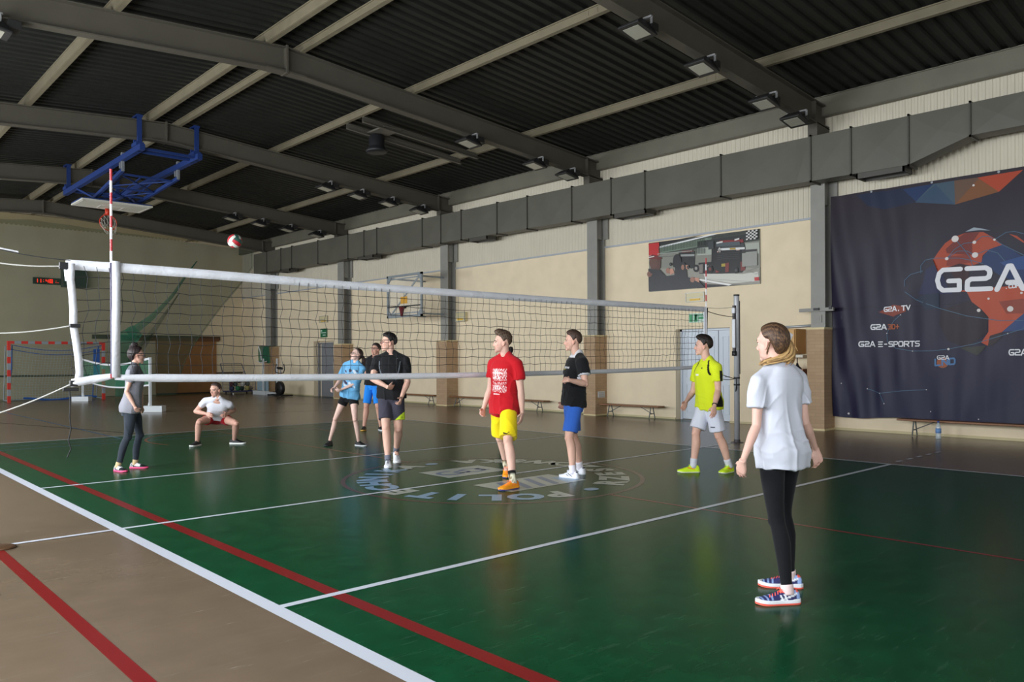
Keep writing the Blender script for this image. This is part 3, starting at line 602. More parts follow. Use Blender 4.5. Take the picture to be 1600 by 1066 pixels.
# ---- drum fan on two channels between the purlins
m_chan = mat('channel_grey', (92,88,78), .6); m_drum = mat('drum_black', (26,27,30), .5)
fan = empty('ceiling_fan_unit', (8.4, 8.7, 6.9), 'black drum fan hung on two steel channels between roof purlins', 'fan')
for y in (8.25, 8.95):
    c = MB()
    for x0, x1 in ((7.64, 11.12),):
        z0, z1 = roofz(x0)-.02, roofz(x1)-.02
        c.bar((x0,y,z0-.05),(x1,y,z1-.05),.012,.12); c.bar((x0,y-.03,z0-.11),(x1,y-.03,z1-.11),.07,.012); c.bar((x0,y-.03,z0+.01),(x1,y-.03,z1+.01),.07,.012)
    part(c, 'steel_channel', m_chan, fan)
c = MB(); c.lathe((8.45,8.9,6.55), [(.05,0),(.24,.0),(.27,.04),(.21,.10),(.19,.16),(.19,.40),(.15,.44),(.05,.45)], seg=24); part(c, 'fan_drum', m_drum, fan, True)
c = MB(); c.box(8.2,8.7,8.2,9.0,6.98,7.02); part(c, 'mounting_plate', m_chan, fan)

# ---- folded basketball unit under the roof
m_bblue = mat('frame_blue', (24,50,108), .45); m_bb = mat('backboard_white', (206,204,190), .4); m_oran = mat('rim_orange', (190,52,26), .45); m_zinc = mat('zinc_grey', (140,144,148), .4, metal=.4)
m_netw = mat('net_white', (200,196,186), .8)
bk = empty('ceiling_basketball_hoop', (4.75, 15.8, 6.9), 'blue framed basketball hoop folded up under the roof beams', 'basketball hoop')
XA, XB = 4.06, 5.42
for x in (XA, XB):
    r_ = MB(); r_.box(x-.06,x+.06,12.2,19.2,6.50,6.64); part(r_, 'support_rail', m_bblue, bk)
    for y in (12.42, 18.82):
        p = MB(); p.box(x-.05,x+.05,y-.03,y+.03,6.5,7.36); p.box(x-.05,x+.05,y+.24,y+.29,6.5,7.36); p.box(x-.07,x+.07,y-.04,y+.30,7.33,7.38); p.box(x-.09,x+.09,y-.05,y+.30,6.64,6.72); part(p, 'hanger_clamp', m_bblue, bk)
    p = MB(); p.box(x-.03,x+.03,13.65,13.75,6.25,6.72); p.box(x-.02,x+.02,13.85,13.92,6.36,6.6); part(p, 'pivot_post', m_zinc, bk)
    p = MB(); p.bar((x,13.7,6.28),(x+(.12 if x < 4.5 else -.12),16.9,6.02),.07,.09); p.bar((x,17.9,6.5),(x+(.12 if x < 4.5 else -.12),16.6,6.05),.05); part(p, 'swing_arm', m_bblue, bk)
for y in (12.42, 12.75, 18.82): p = MB(); p.bar((XA,y,6.58),(XB,y,6.58),.06); part(p, 'cross_rail', m_bblue, bk)
p = MB(); A_, B_ = (lambda t: V(XA+.12*t,13.7+3.2*t,6.28-.26*t)), (lambda t: V(XB-.12*t,13.7+3.2*t,6.28-.26*t))
for t0, t1 in ((.1,.5),(.5,.95)): p.bar(A_(t0), B_(t1), .03); p.bar(B_(t0), A_(t1), .03)
for t in (.1,.5,.72,.95): p.bar(A_(t), B_(t), .045)
for dx in (.25,.65,1.05): p.bar((XA+dx,14.3,6.32),(XA+dx,16.6,6.12),.03)
part(p, 'lattice_brace', m_bblue, bk)
p = MB(); p.box(3.72,5.54,16.0,17.15,5.86,5.90); bo = part(p, 'backboard', m_bb, bk)
p = MB()
for a in ((3.72,5.54,16.0,16.04),(3.72,5.54,17.11,17.15),(3.72,3.76,16.0,17.15),(5.50,5.54,16.0,17.15)): p.box(*a,5.90,5.93)
part(p, 'backboard_edge', m_bblue, bk)
p = MB()
for a in ((3.76,5.50,16.04,16.07),(3.76,5.50,17.08,17.11),(3.76,3.79,16.04,17.11),(5.47,5.50,16.04,17.11),(4.33,4.36,16.55,17.0),(4.92,4.95,16.55,17.0),(4.33,4.95,16.53,16.56)): p.box(*a,5.854,5.86)
part(p, 'board_marking', m_netw, bk)
p = MB(); cx, cz, cy = 4.64, 5.46, 17.0
p.tube([(cx+.225*math.cos(t), cy+.03*math.sin(t), cz+.225*math.sin(t)) for t in np.linspace(0,2*math.pi,28)[:-1]], .014, close=True); p.box(cx-.07,cx+.07,cy-.02,cy+.05,cz+.22,5.86); p.bar((cx-.12,cy,cz+.2),(cx-.02,cy,5.80),.02); p.bar((cx+.12,cy,cz+.2),(cx+.02,cy,5.80),.02)
rm = part(p, 'rim', m_oran, bk, True)
p = MB()
for k in range(12):
    a, b = 2*math.pi*k/12, 2*math.pi*(k+1)/12
    for s in (1,-1):
        p.tube([(cx+.22*math.cos(a), cy, cz+.22*math.sin(a)), (cx+.19*math.cos(a+s*.26), cy-.12, cz+.17*math.sin(a+s*.26)-.12), (cx+.15*math.cos(a+s*.5), cy-.2, cz+.12*math.sin(a+s*.5)-.26)], .004, seg=4)
sub(p, 'net', m_netw, rm)

# ---- hoop on a folding steel frame on the side wall
m_hfr = mat('hoop_frame_grey', (132,140,144), .45); m_clear = mat('clear_panel', (230,235,235), .08, alpha=.10); m_maroon = mat('net_maroon', (96,20,26), .8)
hx, hy0, hy1, hz0, hz1 = 12.35, 12.35, 14.27, 2.84, 4.22
hp = empty('wall_basketball_hoop', (13.3, 13.3, 3.0), 'clear basketball backboard in a grey steel frame standing off the side wall', 'basketball hoop')
p = MB()
for a in ((hy0,hy1,hz0,hz0+.07),(hy0,hy1,hz1-.07,hz1),(hy0,hy0+.07,hz0,hz1),(hy1-.07,hy1,hz0,hz1)): p.box(hx-.03,hx+.03,*a)
for sy, yy in ((1,hy0+.06),(-1,hy1-.06)):
    for sz, zz in ((1,hz0+.06),(-1,hz1-.06)): p.prism([(hx-.02,yy,zz),(hx-.02,yy+sy*.2,zz),(hx-.02,yy,zz+sz*.2)],(.04,0,0))
part(p, 'board_frame', m_hfr, hp)
p = MB(); p.box(hx-.006,hx+.006,hy0+.07,hy1-.07,hz0+.07,hz1-.07); part(p, 'backboard', m_clear, hp)
p = MB()
for zz in (hz0+.1, hz1-.1):
    for yy in (hy0+.25, hy1-.25): p.bar((hx+.03,yy,zz),(13.7,yy,zz),.05)
p.bar((hx+.05,hy0+.25,hz1-.12),(hx+.05,hy1-.2,hz0+.15),.04); p.bar((hx+.05,hy0,hz1-.12),(hx+.05,hy1,hz1-.12),.04); p.bar((hx+.05,hy0,hz0+.14),(hx+.05,hy1,hz0+.14),.04)
part(p, 'wall_arm', m_hfr, hp)
p = MB(); p.box(hx-.02,hx-.008,13.15,13.5,3.28,3.50); part(p, 'target_square', mat('target_amber', (214,158,52), .6), hp)
p = MB(); p.tube([(hx-.15+.11*math.cos(t), 13.25+.11*math.sin(t), 3.17) for t in np.linspace(0,2*math.pi,20)[:-1]], .012, close=True); p.box(hx-.05,hx,13.2,13.3,3.12,3.2); p.bar((hx-.04,hy0+.07,3.19),(hx-.04,hy1-.07,3.19),.035)
rm = part(p, 'rim', m_dark, hp)
p = MB(); p.lathe((hx-.15,13.25,2.86), [(.04,0),(.05,.08),(.075,.2),(.105,.31)], seg=14); sub(p, 'net', m_maroon, rm)

# ---- electric clock and grey loudspeaker box on the far wall
m_led = mat('led_red', (255,40,20), .5, emit=2.2)
ck = empty('digital_clock', (5.55, YF-.08, 4.72), 'black digital clock with red glowing digits on the far wall', 'clock')
p = MB(); p.box(5.06,6.04,YF-.09,YF-.005,4.58,4.84); part(p, 'clock_case', m_dark, ck)
SEG = {'1':'bc','4':'fgbc','8':'abcdefg'}
def seg7(ch, x, z, w_, h):
    t = .022; p = MB()
    S = {'a':(0,w_,h-t,h),'d':(0,w_,0,t),'g':(0,w_,h/2-t/2,h/2+t/2),'b':(w_-t,w_,h/2,h),'c':(w_-t,w_,0,h/2),'f':(0,t,h/2,h),'e':(0,t,0,h/2)}
    for s in SEG[ch]: a = S[s]; p.box(x+a[0],x+a[1],YF-.098,YF-.09,z+a[2],z+a[3])
    part(p, 'digit', m_led, ck)
for ch, x in (('1',5.12),('1',5.24),('4',5.50),('8',5.64)): seg7(ch, x, 4.64, .10, .145)
for x, z in ((5.41,4.67),(5.41,4.74),(5.84,4.66),(5.89,4.66),(5.94,4.66),(5.86,4.72)): p = MB(); p.box(x,x+.02,YF-.098,YF-.09,z,z+.02); part(p, 'dot', m_led, ck)
sp = empty('wall_speaker', (6.5, YF-.2, 4.9), 'dark grey box loudspeaker on the far wall beside the clock', 'speaker')
p = MB(); p.box(6.05,6.95,YF-.35,YF,4.50,5.42); part(p, 'speaker_cabinet', mat('speaker_grey', (74,78,74), .6), sp, bevel=.01)
p = MB(); p.box(6.10,6.90,YF-.365,YF-.35,4.55,5.37); part(p, 'speaker_grille', mat('grille_grey', (62,68,64), .8, bump=.5, bscale=120), sp)
# ---- sliding wooden gate on the far wall
wd = empty('sliding_wooden_door', (11.1, YF-.1, 0), 'plain orange brown wooden sliding door panel on the far wall', 'door')
m_wood = mat('panel_wood', (150,104,58), .5, noise=.1, nscale=3)
p = MB(); p.box(9.75,12.42,YF-.07,YF-.01,.03,2.40); part(p, 'door_panel', m_wood, wd)
p = MB(); p.box(8.0,12.55,YF-.12,YF-.02,2.36,2.50); part(p, 'sliding_rail', mat('rail_brown', (104,66,34), .6), wd)
p = MB(); p.box(9.75,12.42,YF-.072,YF-.068,.0,.05); part(p, 'bottom_seal', m_dark, wd)

# ---- handball goal
m_gred = mat('goal_red', (188,44,34), .5); m_ggrey = mat('goal_grey', (128,136,140), .5); m_gnet = mat('goal_net_cord', (176,184,178), .8); m_gblue = mat('goal_net_blue', (36,82,150), .8)
goal = empty('handball_goal', (5.25, 25.6, 0), 'handball goal with red and grey striped posts and blue edged net', 'goal')
def striped(p0, p1, n, name):
    a = MB(); p0, p1 = V(*p0), V(*p1); dd = unit(p1-p0); u_ = V(0,1,0); r_ = np.cross(dd, u_)
    ring = lambda c: [c+r_*.05+u_*.05, c-r_*.05+u_*.05, c-r_*.05-u_*.05, c+r_*.05-u_*.05]
    for k in range(n): a.loft([ring(p0+(p1-p0)*k/n), ring(p0+(p1-p0)*(k+1)/n)], k % 2, cap=k in (0, n-1))
    o = part(a, name, [m_gred, m_ggrey], goal)
    bm = bmesh.new(); bm.from_mesh(o.data); bmesh.ops.remove_doubles(bm, verts=bm.verts, dist=.001); bm.to_mesh(o.data); bm.free()
gx0, gx1, gy = 3.72, 6.85, 25.6
striped((gx0,gy,2.12),(gx0,gy,0),9,'goal_post'); striped((gx1,gy,2.12),(gx1,gy,0),9,'goal_post'); striped((gx0-.05,gy,2.17),(gx1+.05,gy,2.17),15,'crossbar')
p = MB(); 
for x in (gx0, gx1): p.tube([(x,gy,.05),(x,gy+.95,.05)],.025); p.tube([(x,gy,2.1),(x,gy+.6,2.05),(x,gy+.95,.05)],.02)
p.tube([(gx0,gy+.95,.05),(gx1,gy+.95,.05)],.025); part(p, 'back_frame', m_ggrey, goal)
p = MB()
def sag(u, v): # u across 0..1, v from top 0 to bottom 1 (rear sheet)
    y = gy + .08 + .82*min(1, v*1.25) ; return (gx0+(gx1-gx0)*u, y, 2.1-2.05*v-.16*math.sin(math.pi*u)*(1-v))
for i in range(32): p.tube([sag(i/31, j/10) for j in range(11)], .0065, seg=3)
for j in range(22): p.tube([sag(i/12, j/21) for i in range(13)], .0065, seg=3)
ne = part(p, 'goal_net', m_gnet, goal)
p = MB()
for dz in (.0,.16): p.tube([(gx0+(gx1-gx0)*t, gy+.05+.1*dz, 2.1-dz-.22*math.sin(math.pi*t)) for t in np.linspace(0,1,15)], .012, seg=5)
p.tube([(gx0+(gx1-gx0)*t, gy+.9, .06+.05*math.sin(9*t)) for t in np.linspace(.2,1,12)], .04, seg=6)
for x, s in ((gx0+.12,1),(gx1-.15,-1)): p.tube([(x,gy+.1,2.05),(x+.05*s,gy+.5,1.2),(x,gy+.9,.1)], .02, seg=5)
p.box(gx1-.32,gx1-.1,gy+.12,gy+.135,.9,1.95)
sub(p, 'net_edging', m_gblue, ne)

# ---- green dividing curtain net, drawn back towards the goal
m_gcurt = netmat('curtain_net_green', (44,74,54), .40); m_gath = netmat('curtain_net_gathered', (24,112,84), .62)
cur = MB()
edge = [(12.93,6.3),(12.90,5.58),(12.37,4.79),(11.58,3.79),(10.93,2.84),(10.47,2.13),(10.17,1.53),(9.92,.78),(9.79,.05)]
def sheet(fn, nu, nv, mi):
    vs = [fn(i/(nu-1), j/(nv-1)) for j in range(nv) for i in range(nu)]
    cur.add(vs, [(j*nu+i, j*nu+i+1, (j+1)*nu+i+1, (j+1)*nu+i) for j in range(nv-1) for i in range(nu-1)], mi)
ex_ = [e[0] for e in edge]; ez_ = [e[1] for e in edge]
cury = lambda x: 25.6+(13-x)*.18
def fn1(u, v):
    xe = 2.0+(12.9-2.0)*u; top = roofz(xe)-.42; zlow = np.interp(xe, ex_[::-1], ez_[::-1]) if xe > 9.79 else .05
    return (xe, cury(xe)+.05*math.sin(xe*5), top+(zlow-top)*v)
sheet(fn1, 85, 14, 0)
def strip(path, wid, mi, n=9, dy=-.06):   # gathered folds along a path
    P2 = [V(*p) for p in path]; m_ = len(P2)
    def fn(u, v):
        t = v*(m_-1); k = min(m_-2, int(t)); p = P2[k]+(P2[k+1]-P2[k])*(t-k); a, b = P2[max(0,k-(t-k < .5))], P2[min(m_-1,k+1+(t-k >= .5))]; dd = unit(b-a)
        w_ = np.interp(v, np.linspace(0,1,len(wid)), wid); q_ = p + V(-dd[1], dd[0])*w_*(u-.5)
        return (q_[0], cury(q_[0])+dy+.05*math.sin(u*23), q_[1])
    sheet(fn, n, 6*m_, mi)
strip([(12.85,6.25)]+[(x-.03,z) for x, z in edge[1:-1]], [.08,.07,.06,.05,.04], 0, 5)
strip([(10.6,5.7),(10.18,5.09),(9.69,4.26),(9.25,3.71),(8.84,3.25),(8.37,2.85),(8.0,2.58)], [.03,.08,.12,.16,.22,.30,.36], 1)
strip([(8.35,2.75),(8.0,2.45),(7.85,1.9),(7.8,1.2),(7.76,.05)], [.5,.75,.62,.5,.46], 1)
strip([(9.9,4.3),(9.1,3.0),(8.4,1.9),(8.0,.05)], [.03,.16,.3,.4], 0)
strip([(8.9,2.6),(8.3,2.0),(7.9,1.0)], [.05,.2,.3], 0)
o = cur.build('divider_net_curtain', [m_gcurt, m_gath], smooth=True, fix=False); tag(o, 'green divider netting hung across the far end and drawn aside behind the goal', 'netting')

# ---- portable badminton net
m_pw = mat('post_white', (206,212,216), .4); m_gnet2 = netmat('badminton_net_green', (20,110,82), .45); m_tape = mat('tape_white', (222,224,228), .7)
bd = empty('badminton_net', (5.7, 20.5, 0), 'low portable net with white posts and green netting behind the grey shirt woman', 'net')
pa, pb = V(5.56,16.35,0), V(5.87,24.6,0)
for P_, sx in ((pa,1),(pb,-1)):
    p = MB(); p.box(P_[0]-.032,P_[0]+.032,P_[1]-.032,P_[1]+.032,.08,1.58); p.prism([(P_[0]-.02,P_[1]+.03*sx,.1),(P_[0]-.02,P_[1]+.22*sx,.1),(P_[0]-.02,P_[1]+.03*sx,.34)],(.04,0,0)); part(p, 'net_post', m_pw, bd)
    p = MB(); rr = V(.733,-.68,0)*.31
    p.obox(P_+V(.02,.0,.09)+ (V(.06,-.02,0) if sx > 0 else V(-.05,0,0)), rr, V(.68,.733,0)*.14, V(0,0,.09)); part(p, 'weight_base', m_pw, bd, bevel=.01)
p = MB(); n = 24; T0 = [pa+(pb-pa)*t+V(0,0,1.55-.2*math.sin(math.pi*t)) for t in np.linspace(0,1,n)]; T1 = [pa+(pb-pa)*t+V(0,0,.78-.16*math.sin(math.pi*t)) for t in np.linspace(0,1,n)]
p.add(T0+T1, [(i,i+1,n+i+1,n+i) for i in range(n-1)]); part(p, 'netting', m_gnet2, bd)
p = MB(); p.tube(T0, .035, seg=6); p.tube(T1, .028, seg=6); part(p, 'net_tape', m_tape, bd)

# ---- ball cage on wheels with its balls
m_cage = mat('cage_blue', (44,48,92), .5); m_cageg = mat('cage_grey', (92,92,104), .5)
cg = empty('ball_cage', (12.65, 26.5, 0), 'wheeled wire ball cage with open lid by the far corner', 'ball cage')
cx0, cx1, cy0, cy1 = 12.08, 13.28, 26.2, 26.9
p = MB()
for x in (cx0,cx1):
    for y in (cy0,cy1): p.tube([(x,y,.1),(x,y,.78)],.016,seg=6)
for z in (.78,):
    p.tube([(cx0,cy0,z),(cx1,cy0,z),(cx1,cy1,z),(cx0,cy1,z)],.022,close=True,seg=6)
part(p, 'cage_frame', m_cageg, cg)
p = MB(); p.box(cx0,cx1,cy0,cy1,.09,.14); part(p, 'cage_floor', m_cage, cg)
p = MB()
for k in range(1,9): p.tube([(cx0+(cx1-cx0)*k/9,cy0,.1),(cx0+(cx1-cx0)*k/9,cy0,.78)],.004,seg=4)
for k in range(1,5):
    z = .12+.14*k; p.tube([(cx0,cy0,z),(cx1,cy0,z)],.004,seg=4); p.tube([(cx0,cy0,z),(cx0,cy1,z)],.004,seg=4); p.tube([(cx0,cy1,z),(cx1,cy1,z)],.004,seg=4)
part(p, 'wire_mesh', m_cageg, cg)
p = MB(); La, Lb, Lc, Ld = V(cx0+.03,cy1,.80), V(cx1-.13,cy1,.80), V(cx1-.25,cy1+.2,1.34), V(cx0-.02,cy1+.2,1.34)
for a, b in ((La,Lb),(Lb,Lc),(Lc,Ld),(Ld,La)): p.bar(a,b,.03)
for k in range(1,6): p.bar(La+(Ld-La)*k/6, Lb+(Lc-Lb)*k/6, .008)
p.bar(La+(Lb-La)*.5, Ld+(Lc-Ld)*.5,.008); part(p, 'cage_lid', m_cageg, cg)
p = MB(); p.box(cx0-.12,cx1+.02,cy0-.05,cy0+.15,.78,.82); part(p, 'cage_rim', m_cage, cg)
for x in (cx0+.12,cx1-.12):
    for y in (cy0+.06,cy1-.06): p = MB(); p.lathe((x-.02,y,.04),[(.01,0),(.04,.0),(.04,.035),(.01,.035)],axis=(1,0,0),seg=12); part(p, 'wheel', m_dark, cg, True)
BC = [('basketball','dark brown',(70,42,44)),('basketball','brown',(92,50,40)),('basketball','reddish brown',(112,56,44)),('handball','grey green',(82,96,88)),('volleyball','white',(206,206,196)),('football','grey patterned',(110,116,110)),
      ('basketball','maroon',(88,38,44)),('football','navy blue',(38,42,80)),('football','bright green',(26,120,70)),('handball','dark green',(24,62,50)),('football','yellow and white',(176,166,96)),('handball','pale grey',(150,146,130))]
BP = [(12.37,.63,.12),(12.63,.60,.12),(12.88,.64,.12),(12.46,.43,.105),(12.75,.43,.105),(13.02,.45,.11),(12.22,.44,.10),(12.30,.25,.11),(12.53,.25,.11),(12.76,.245,.105),(12.96,.25,.11),(13.16,.245,.105)]
POSW = ['at the upper left','at the top middle','at the upper right','in the second row beside the white ball','in the middle','at the right of the white ball','at the far left','at the bottom left','at the bottom','at the bottom middle','at the bottom right','in the right corner']
for i, ((k, cn, c), (x, z, r_)) in enumerate(zip(BC, BP)):
    root = empty(k, (x, 26.33+.12*(i % 2), z), '%s %s in the wire ball cage, %s' % (cn, k, POSW[i]), 'ball', 'balls in the cage')
    p = MB(); p.sph((0,0,0), r_, 0, 24, 16); b_ = p.build('ball_skin', mat('ball_'+cn.replace(' ','_'), c, .6, noise=.15, nscale=14), root, True)
    p = MB(); 
    for ax in range(3):
        pts = []
        for t in np.linspace(0,2*math.pi,25)[:-1]:
            q_ = [r_*math.cos(t), r_*math.sin(t)]; q_.insert(ax, 0); pts.append(q_)
        p.tube(pts, .0035, close=True, seg=4)
    p.build('ball_seam', m_dark, root)
for i, (x, y) in enumerate(((12.0, 25.6), (13.28, 25.6))):
    p = MB(); p.lathe((x,y,.0),[(.012,0),(.02,.012),(.022,.02),(.026,.045),(.032,.07),(.03,.075)],seg=10); o = p.build('shuttlecock', m_tape, smooth=True)
    tag(o, ('white shuttlecock lying on the floor in front of the ball cage','white shuttlecock on the floor to the right of the ball cage')[i], 'shuttlecock', 'shuttlecocks on the floor')

# ---- corner with spare posts, mat, draped green net, exercise bike
dr = MB(); n = 10
vs = []
for j in range(12):
    for i in range(n): u = i/(n-1); v = j/11; vs.append((13.17-.03*math.sin(u*14+v*3) if j > 1 else 13.5-.3*j, 25.62-1.08*u, (2.12-.72*max(0,(j-1)/10)-.05*math.sin(u*9)*v)))
dr.add(vs, [(j*n+i,j*n+i+1,(j+1)*n+i+1,(j+1)*n+i) for j in range(11) for i in range(n-1)])
o = dr.build('draped_net', netmat('draped_net_green', (14,88,62), .85), smooth=True, fix=False); tag(o, 'dark green folded net draped over the last pilaster', 'net')
cord = MB(); cord.tube([(13.08,25.45,2.1),(13.07,25.3,1.95),(13.07,25.2,1.75),(13.07,25.15,1.5)],.02); cord.tube([(13.08,25.6,1.45),(13.06,25.2,1.38),(13.06,24.6,1.45)],.014); under(cord.build('net_cord', m_tape), o)
mt = MB(); mt.box(13.06,13.13,24.55,25.55,0,.62); o = mt.build('gym_mat', mat('mat_blue', (138,160,172), .7), bevel=.01); tag(o, 'pale blue gym mat leaning against the last pilaster', 'mat')
for i, (y, h) in enumerate(((24.72, 1.56), (23.42, 1.56))):
    sp_ = empty('spare_net_post', (12.95, y, 0), ('white spare net post standing in front of the blue mat','white spare net post standing beside the exercise bike')[i], 'post', 'spare net posts')
    p = MB(); p.box(12.92,12.98,y-.03,y+.03,.1,h); part(p, 'post', m_pw, sp_)
    p = MB(); p.box(12.8,13.0,(y-.5) if i == 0 else y-.05,y+.72,.0,.17 if i == 0 else .14); part(p, 'weight_base', m_pw, sp_, bevel=.01)
m_bike = mat('bike_black', (26,26,28), .45)
bi = empty('exercise_bike', (12.75, 22.7, 0), 'black exercise bike standing near the grey door', 'exercise bike')
by = 22.66
p = MB(); p.lathe((12.62,by,.33),[(.02,0),(.27,0),(.29,.03),(.29,.14),(.27,.17),(.02,.17)],axis=(1,0,0),seg=28); part(p, 'flywheel_cover', m_bike, bi, True)
p = MB(); p.bar((12.7,by+.65,.05),(12.7,by-.6,.05),.07); p.bar((12.45,by+.6,.05),(12.95,by+.6,.05),.06); p.bar((12.45,by-.6,.05),(12.95,by-.6,.05),.06); part(p, 'base_frame', m_bike, bi)
p = MB(); p.tube([(12.7,by-.02,.5),(12.7,by-.05,1.15)],.025); part(p, 'handlebar_column', m_zinc, bi)
p = MB(); p.tube([(12.7,by+.3,1.32),(12.7,by+.42,1.12),(12.7,by+.36,.98),(12.7,by+.05,.95),(12.7,by-.32,.97),(12.7,by-.42,1.12),(12.7,by-.36,1.33)],.02); part(p, 'handlebar', m_bike, bi, True)
p = MB(); p.obox((12.68,by-.04,1.16),(.02,0,.03),(0,.17,0),(.06,0,-.03)); part(p, 'display', m_dark, bi)
p = MB(); p.tube([(12.72,by+.42,.45),(12.72,by+.45,.82)],.025); part(p, 'seat_post', m_bike, bi)
p = MB(); p.ell((12.72,by+.46,.86),(.12,0,0),(0,.22,0),(0,0,.045)); part(p, 'saddle', m_bike, bi, True)
p = MB(); p.bar((12.6,by,.33),(12.56,by+.12,.2),.025); p.box(12.47,12.6,by+.1,by+.17,.18,.21); part(p, 'pedal', m_bike, bi)

# ---- signs and wall lamps
def sign(name, y0, y1, z0, z1, label, cat, panels, group=None, depth=.04):
    root = empty(name, (XR-.02, (y0+y1)/2, z0), label, cat, group)
    p = MB(); p.box(XR-depth, XR, y0, y1, z0, z1); part(p, panels[0][0], panels[0][1], root, bevel=.003)
    for nm, m, bxs in panels[1:]:
        p = MB()
        for a in bxs: p.box(XR-depth-.012, XR-depth, y0+(y1-y0)*(1-a[1]), y0+(y1-y0)*(1-a[0]), z0+(z1-z0)*a[2], z0+(z1-z0)*a[3])
        part(p, nm, m, root)
    return root
m_lampc = mat('lamp_cream', (214,202,160), .4); m_amber = mat('lamp_amber', (222,178,60), .4); m_gsign = mat('sign_green', (60,150,100), .5); m_gdark = mat('sign_green_dark', (20,104,64), .5); m_psign = mat('sign_pale', (196,220,204), .5); m_grill = mat('lamp_wire', (168,170,168), .4, metal=.5)
LAMP = [('lamp_body', m_lampc), ('amber_label', m_amber, [(.2,.8,.12,.32)]), ('wire_guard', m_grill, [(-.05,1.05,-.04,.02),(-.05,1.05,.98,1.04),(-.05,-.02,0,1),(1.02,1.05,0,1),(-.02,1.02,.45,.5)])]
sign('emergency_lamp', 3.05, 3.52, 2.83, 3.04, 'caged emergency lamp above the white double door', 'lamp', LAMP, 'caged emergency lamps')
sign('emergency_lamp', 11.78, 12.24, 2.70, 2.98, 'caged emergency lamp beside the hoop frame', 'lamp', LAMP, 'caged emergency lamps', .12)
sign('emergency_lamp', 20.5, 21.1, 3.0, 3.25, 'caged emergency lamp above the grey door', 'lamp', LAMP, 'caged emergency lamps')
sign('exit_sign', 3.02, 3.46, 2.33, 2.55, 'pale green exit sign above the white double door', 'sign', [('sign_panel', m_psign), ('pictogram', m_gsign, [(.05,.25,.1,.9),(.35,.55,.1,.9),(.62,.95,.35,.62),(.4,.9,.72,.86),(.42,.5,.3,.8)])])
sign('exit_sign', 20.55, 21.05, 2.40, 2.75, 'dark green exit sign above the grey door', 'sign', [('sign_panel', m_gdark), ('pictogram', m_psign, [(.1,.9,.48,.56),(.12,.3,.65,.85),(.4,.85,.2,.3)])])
# ---- ventilation grille on the second pilaster
gr = empty('vent_grille', (13.5, 6.03, .5), 'small white vent grille on the side of a brick pilaster', 'vent')
p = MB(); p.box(13.34,13.6,6.035,6.052,.47,.63); part(p, 'grille_frame', m_pw, gr)
p = MB()
for k in range(5): p.box(13.36,13.58,6.028,6.036,.49+k*.026,.502+k*.026)
part(p, 'grille_slats', mat('slat_grey', (150,150,148), .5), gr)

# ---- gym benches along the side wall
m_bw = mat('bench_wood', (128,84,48), .45, noise=.15, nscale=8); m_bl = mat('bench_leg_grey', (96,100,100), .45, metal=.2)
def bench(y0, y1, x, label):
    root = empty('gym_bench', (x, (y0+y1)/2, 0), label, 'bench', 'gym benches along the wall')
    p = MB(); p.box(x-.13, x+.13, y0, y1, .285, .32); part(p, 'seat_plank', m_bw, root, bevel=.006)
    for yy, s in ((y0+.28, 1), (y1-.28, -1)):
        q_ = MB(); q_.tube([(x-.04,yy,.285),(x-.12,yy,0.01)],.013); q_.tube([(x+.04,yy,.285),(x+.12,yy,0.01)],.013); q_.bar((x-.09,yy,.12),(x+.09,yy,.12),.02); part(q_, 'leg', m_bl, root)
        q_ = MB(); q_.tube([(x,yy,.12),(x,yy+s*.35,.28)],.009); part(q_, 'brace', m_bl, root)
bench(4.12, 6.0, 13.1+.35, 'brown wooden gym bench between the second pilaster and the white door')
bench(8.0, 12.25, 13.42, 'long brown wooden gym bench behind the man in the red shirt')
bench(13.1, 17.0, 13.45, 'brown wooden gym bench behind the man with glasses')
bench(-5.4, -1.45, 13.40, 'brown wooden gym bench under the big printed banner')

# ---- wooden box, cabinet and stand by the first pilaster
o = MB().box(13.25,13.7,.55,1.15,1.57,2.09).build('wooden_box', mat('box_plywood', (196,150,92), .6, noise=.08, nscale=4), bevel=.006); tag(o, 'light plywood box fixed to the wall beside the first pilaster', 'box')
p = MB(); p.box(13.22,13.25,.57,1.13,1.59,2.07); p.bar((13.24,.56,1.75),(13.24,.50,1.62),.012); under(p.build('box_front', mat('box_front', (206,162,104), .6)), o)
o = MB().box(13.35,13.7,.45,1.15,1.49,1.54).build('wall_shelf', mat('shelf_white', (214,206,188), .5)); tag(o, 'cream wall shelf board under the plywood box', 'shelf')
cb = empty('cupboard', (13.4, 1.0, 0), 'low cupboard with white top door and red brown sides by the pilaster', 'cupboard')
p = MB(); p.box(13.3,13.695,.42,1.14,.0,1.22); part(p, 'cupboard_body', mat('cupboard_brown', (120,66,46), .5), cb); p = MB(); p.box(13.26,13.695,.40,1.16,1.22,1.25); part(p, 'cupboard_top', m_bw, cb)
p = MB(); p.box(13.28,13.302,.5,1.12,.82,1.2); part(p, 'door_panel', mat('cupboard_white', (206,210,216), .5), cb); p = MB(); p.box(13.285,13.302,.5,1.12,.05,.8); part(p, 'lower_door', mat('cupboard_tan', (150,104,76), .5), cb)
st = empty('black_stand', (13.45, .62, 1.25), 'small black cone stand with a thin rod on the cupboard', 'stand')
p = MB(); p.lathe((13.45,.62,1.25),[(.09,0),(.085,.02),(.05,.05),(.025,.09),(.02,.12)],seg=18); part(p, 'cone_base', m_dark, st, True); p = MB(); p.tube([(13.45,.62,1.36),(13.45,.62,1.54)],.012); part(p, 'rod', mat('rod_brown', (84,58,40), .5), st)
o = MB().tube([(13.66,.33,2.16),(13.66,1.2,2.14)],.028).build('wall_pipe', mat('pipe_silver', (176,180,182), .35, metal=.4), smooth=True); tag(o, 'thin silver pipe running along the wall above the plywood box', 'pipe')
br = empty('column_bracket', (13.3, .12, 2.45), 'grey steel cross bracket bolted to the first column', 'bracket')
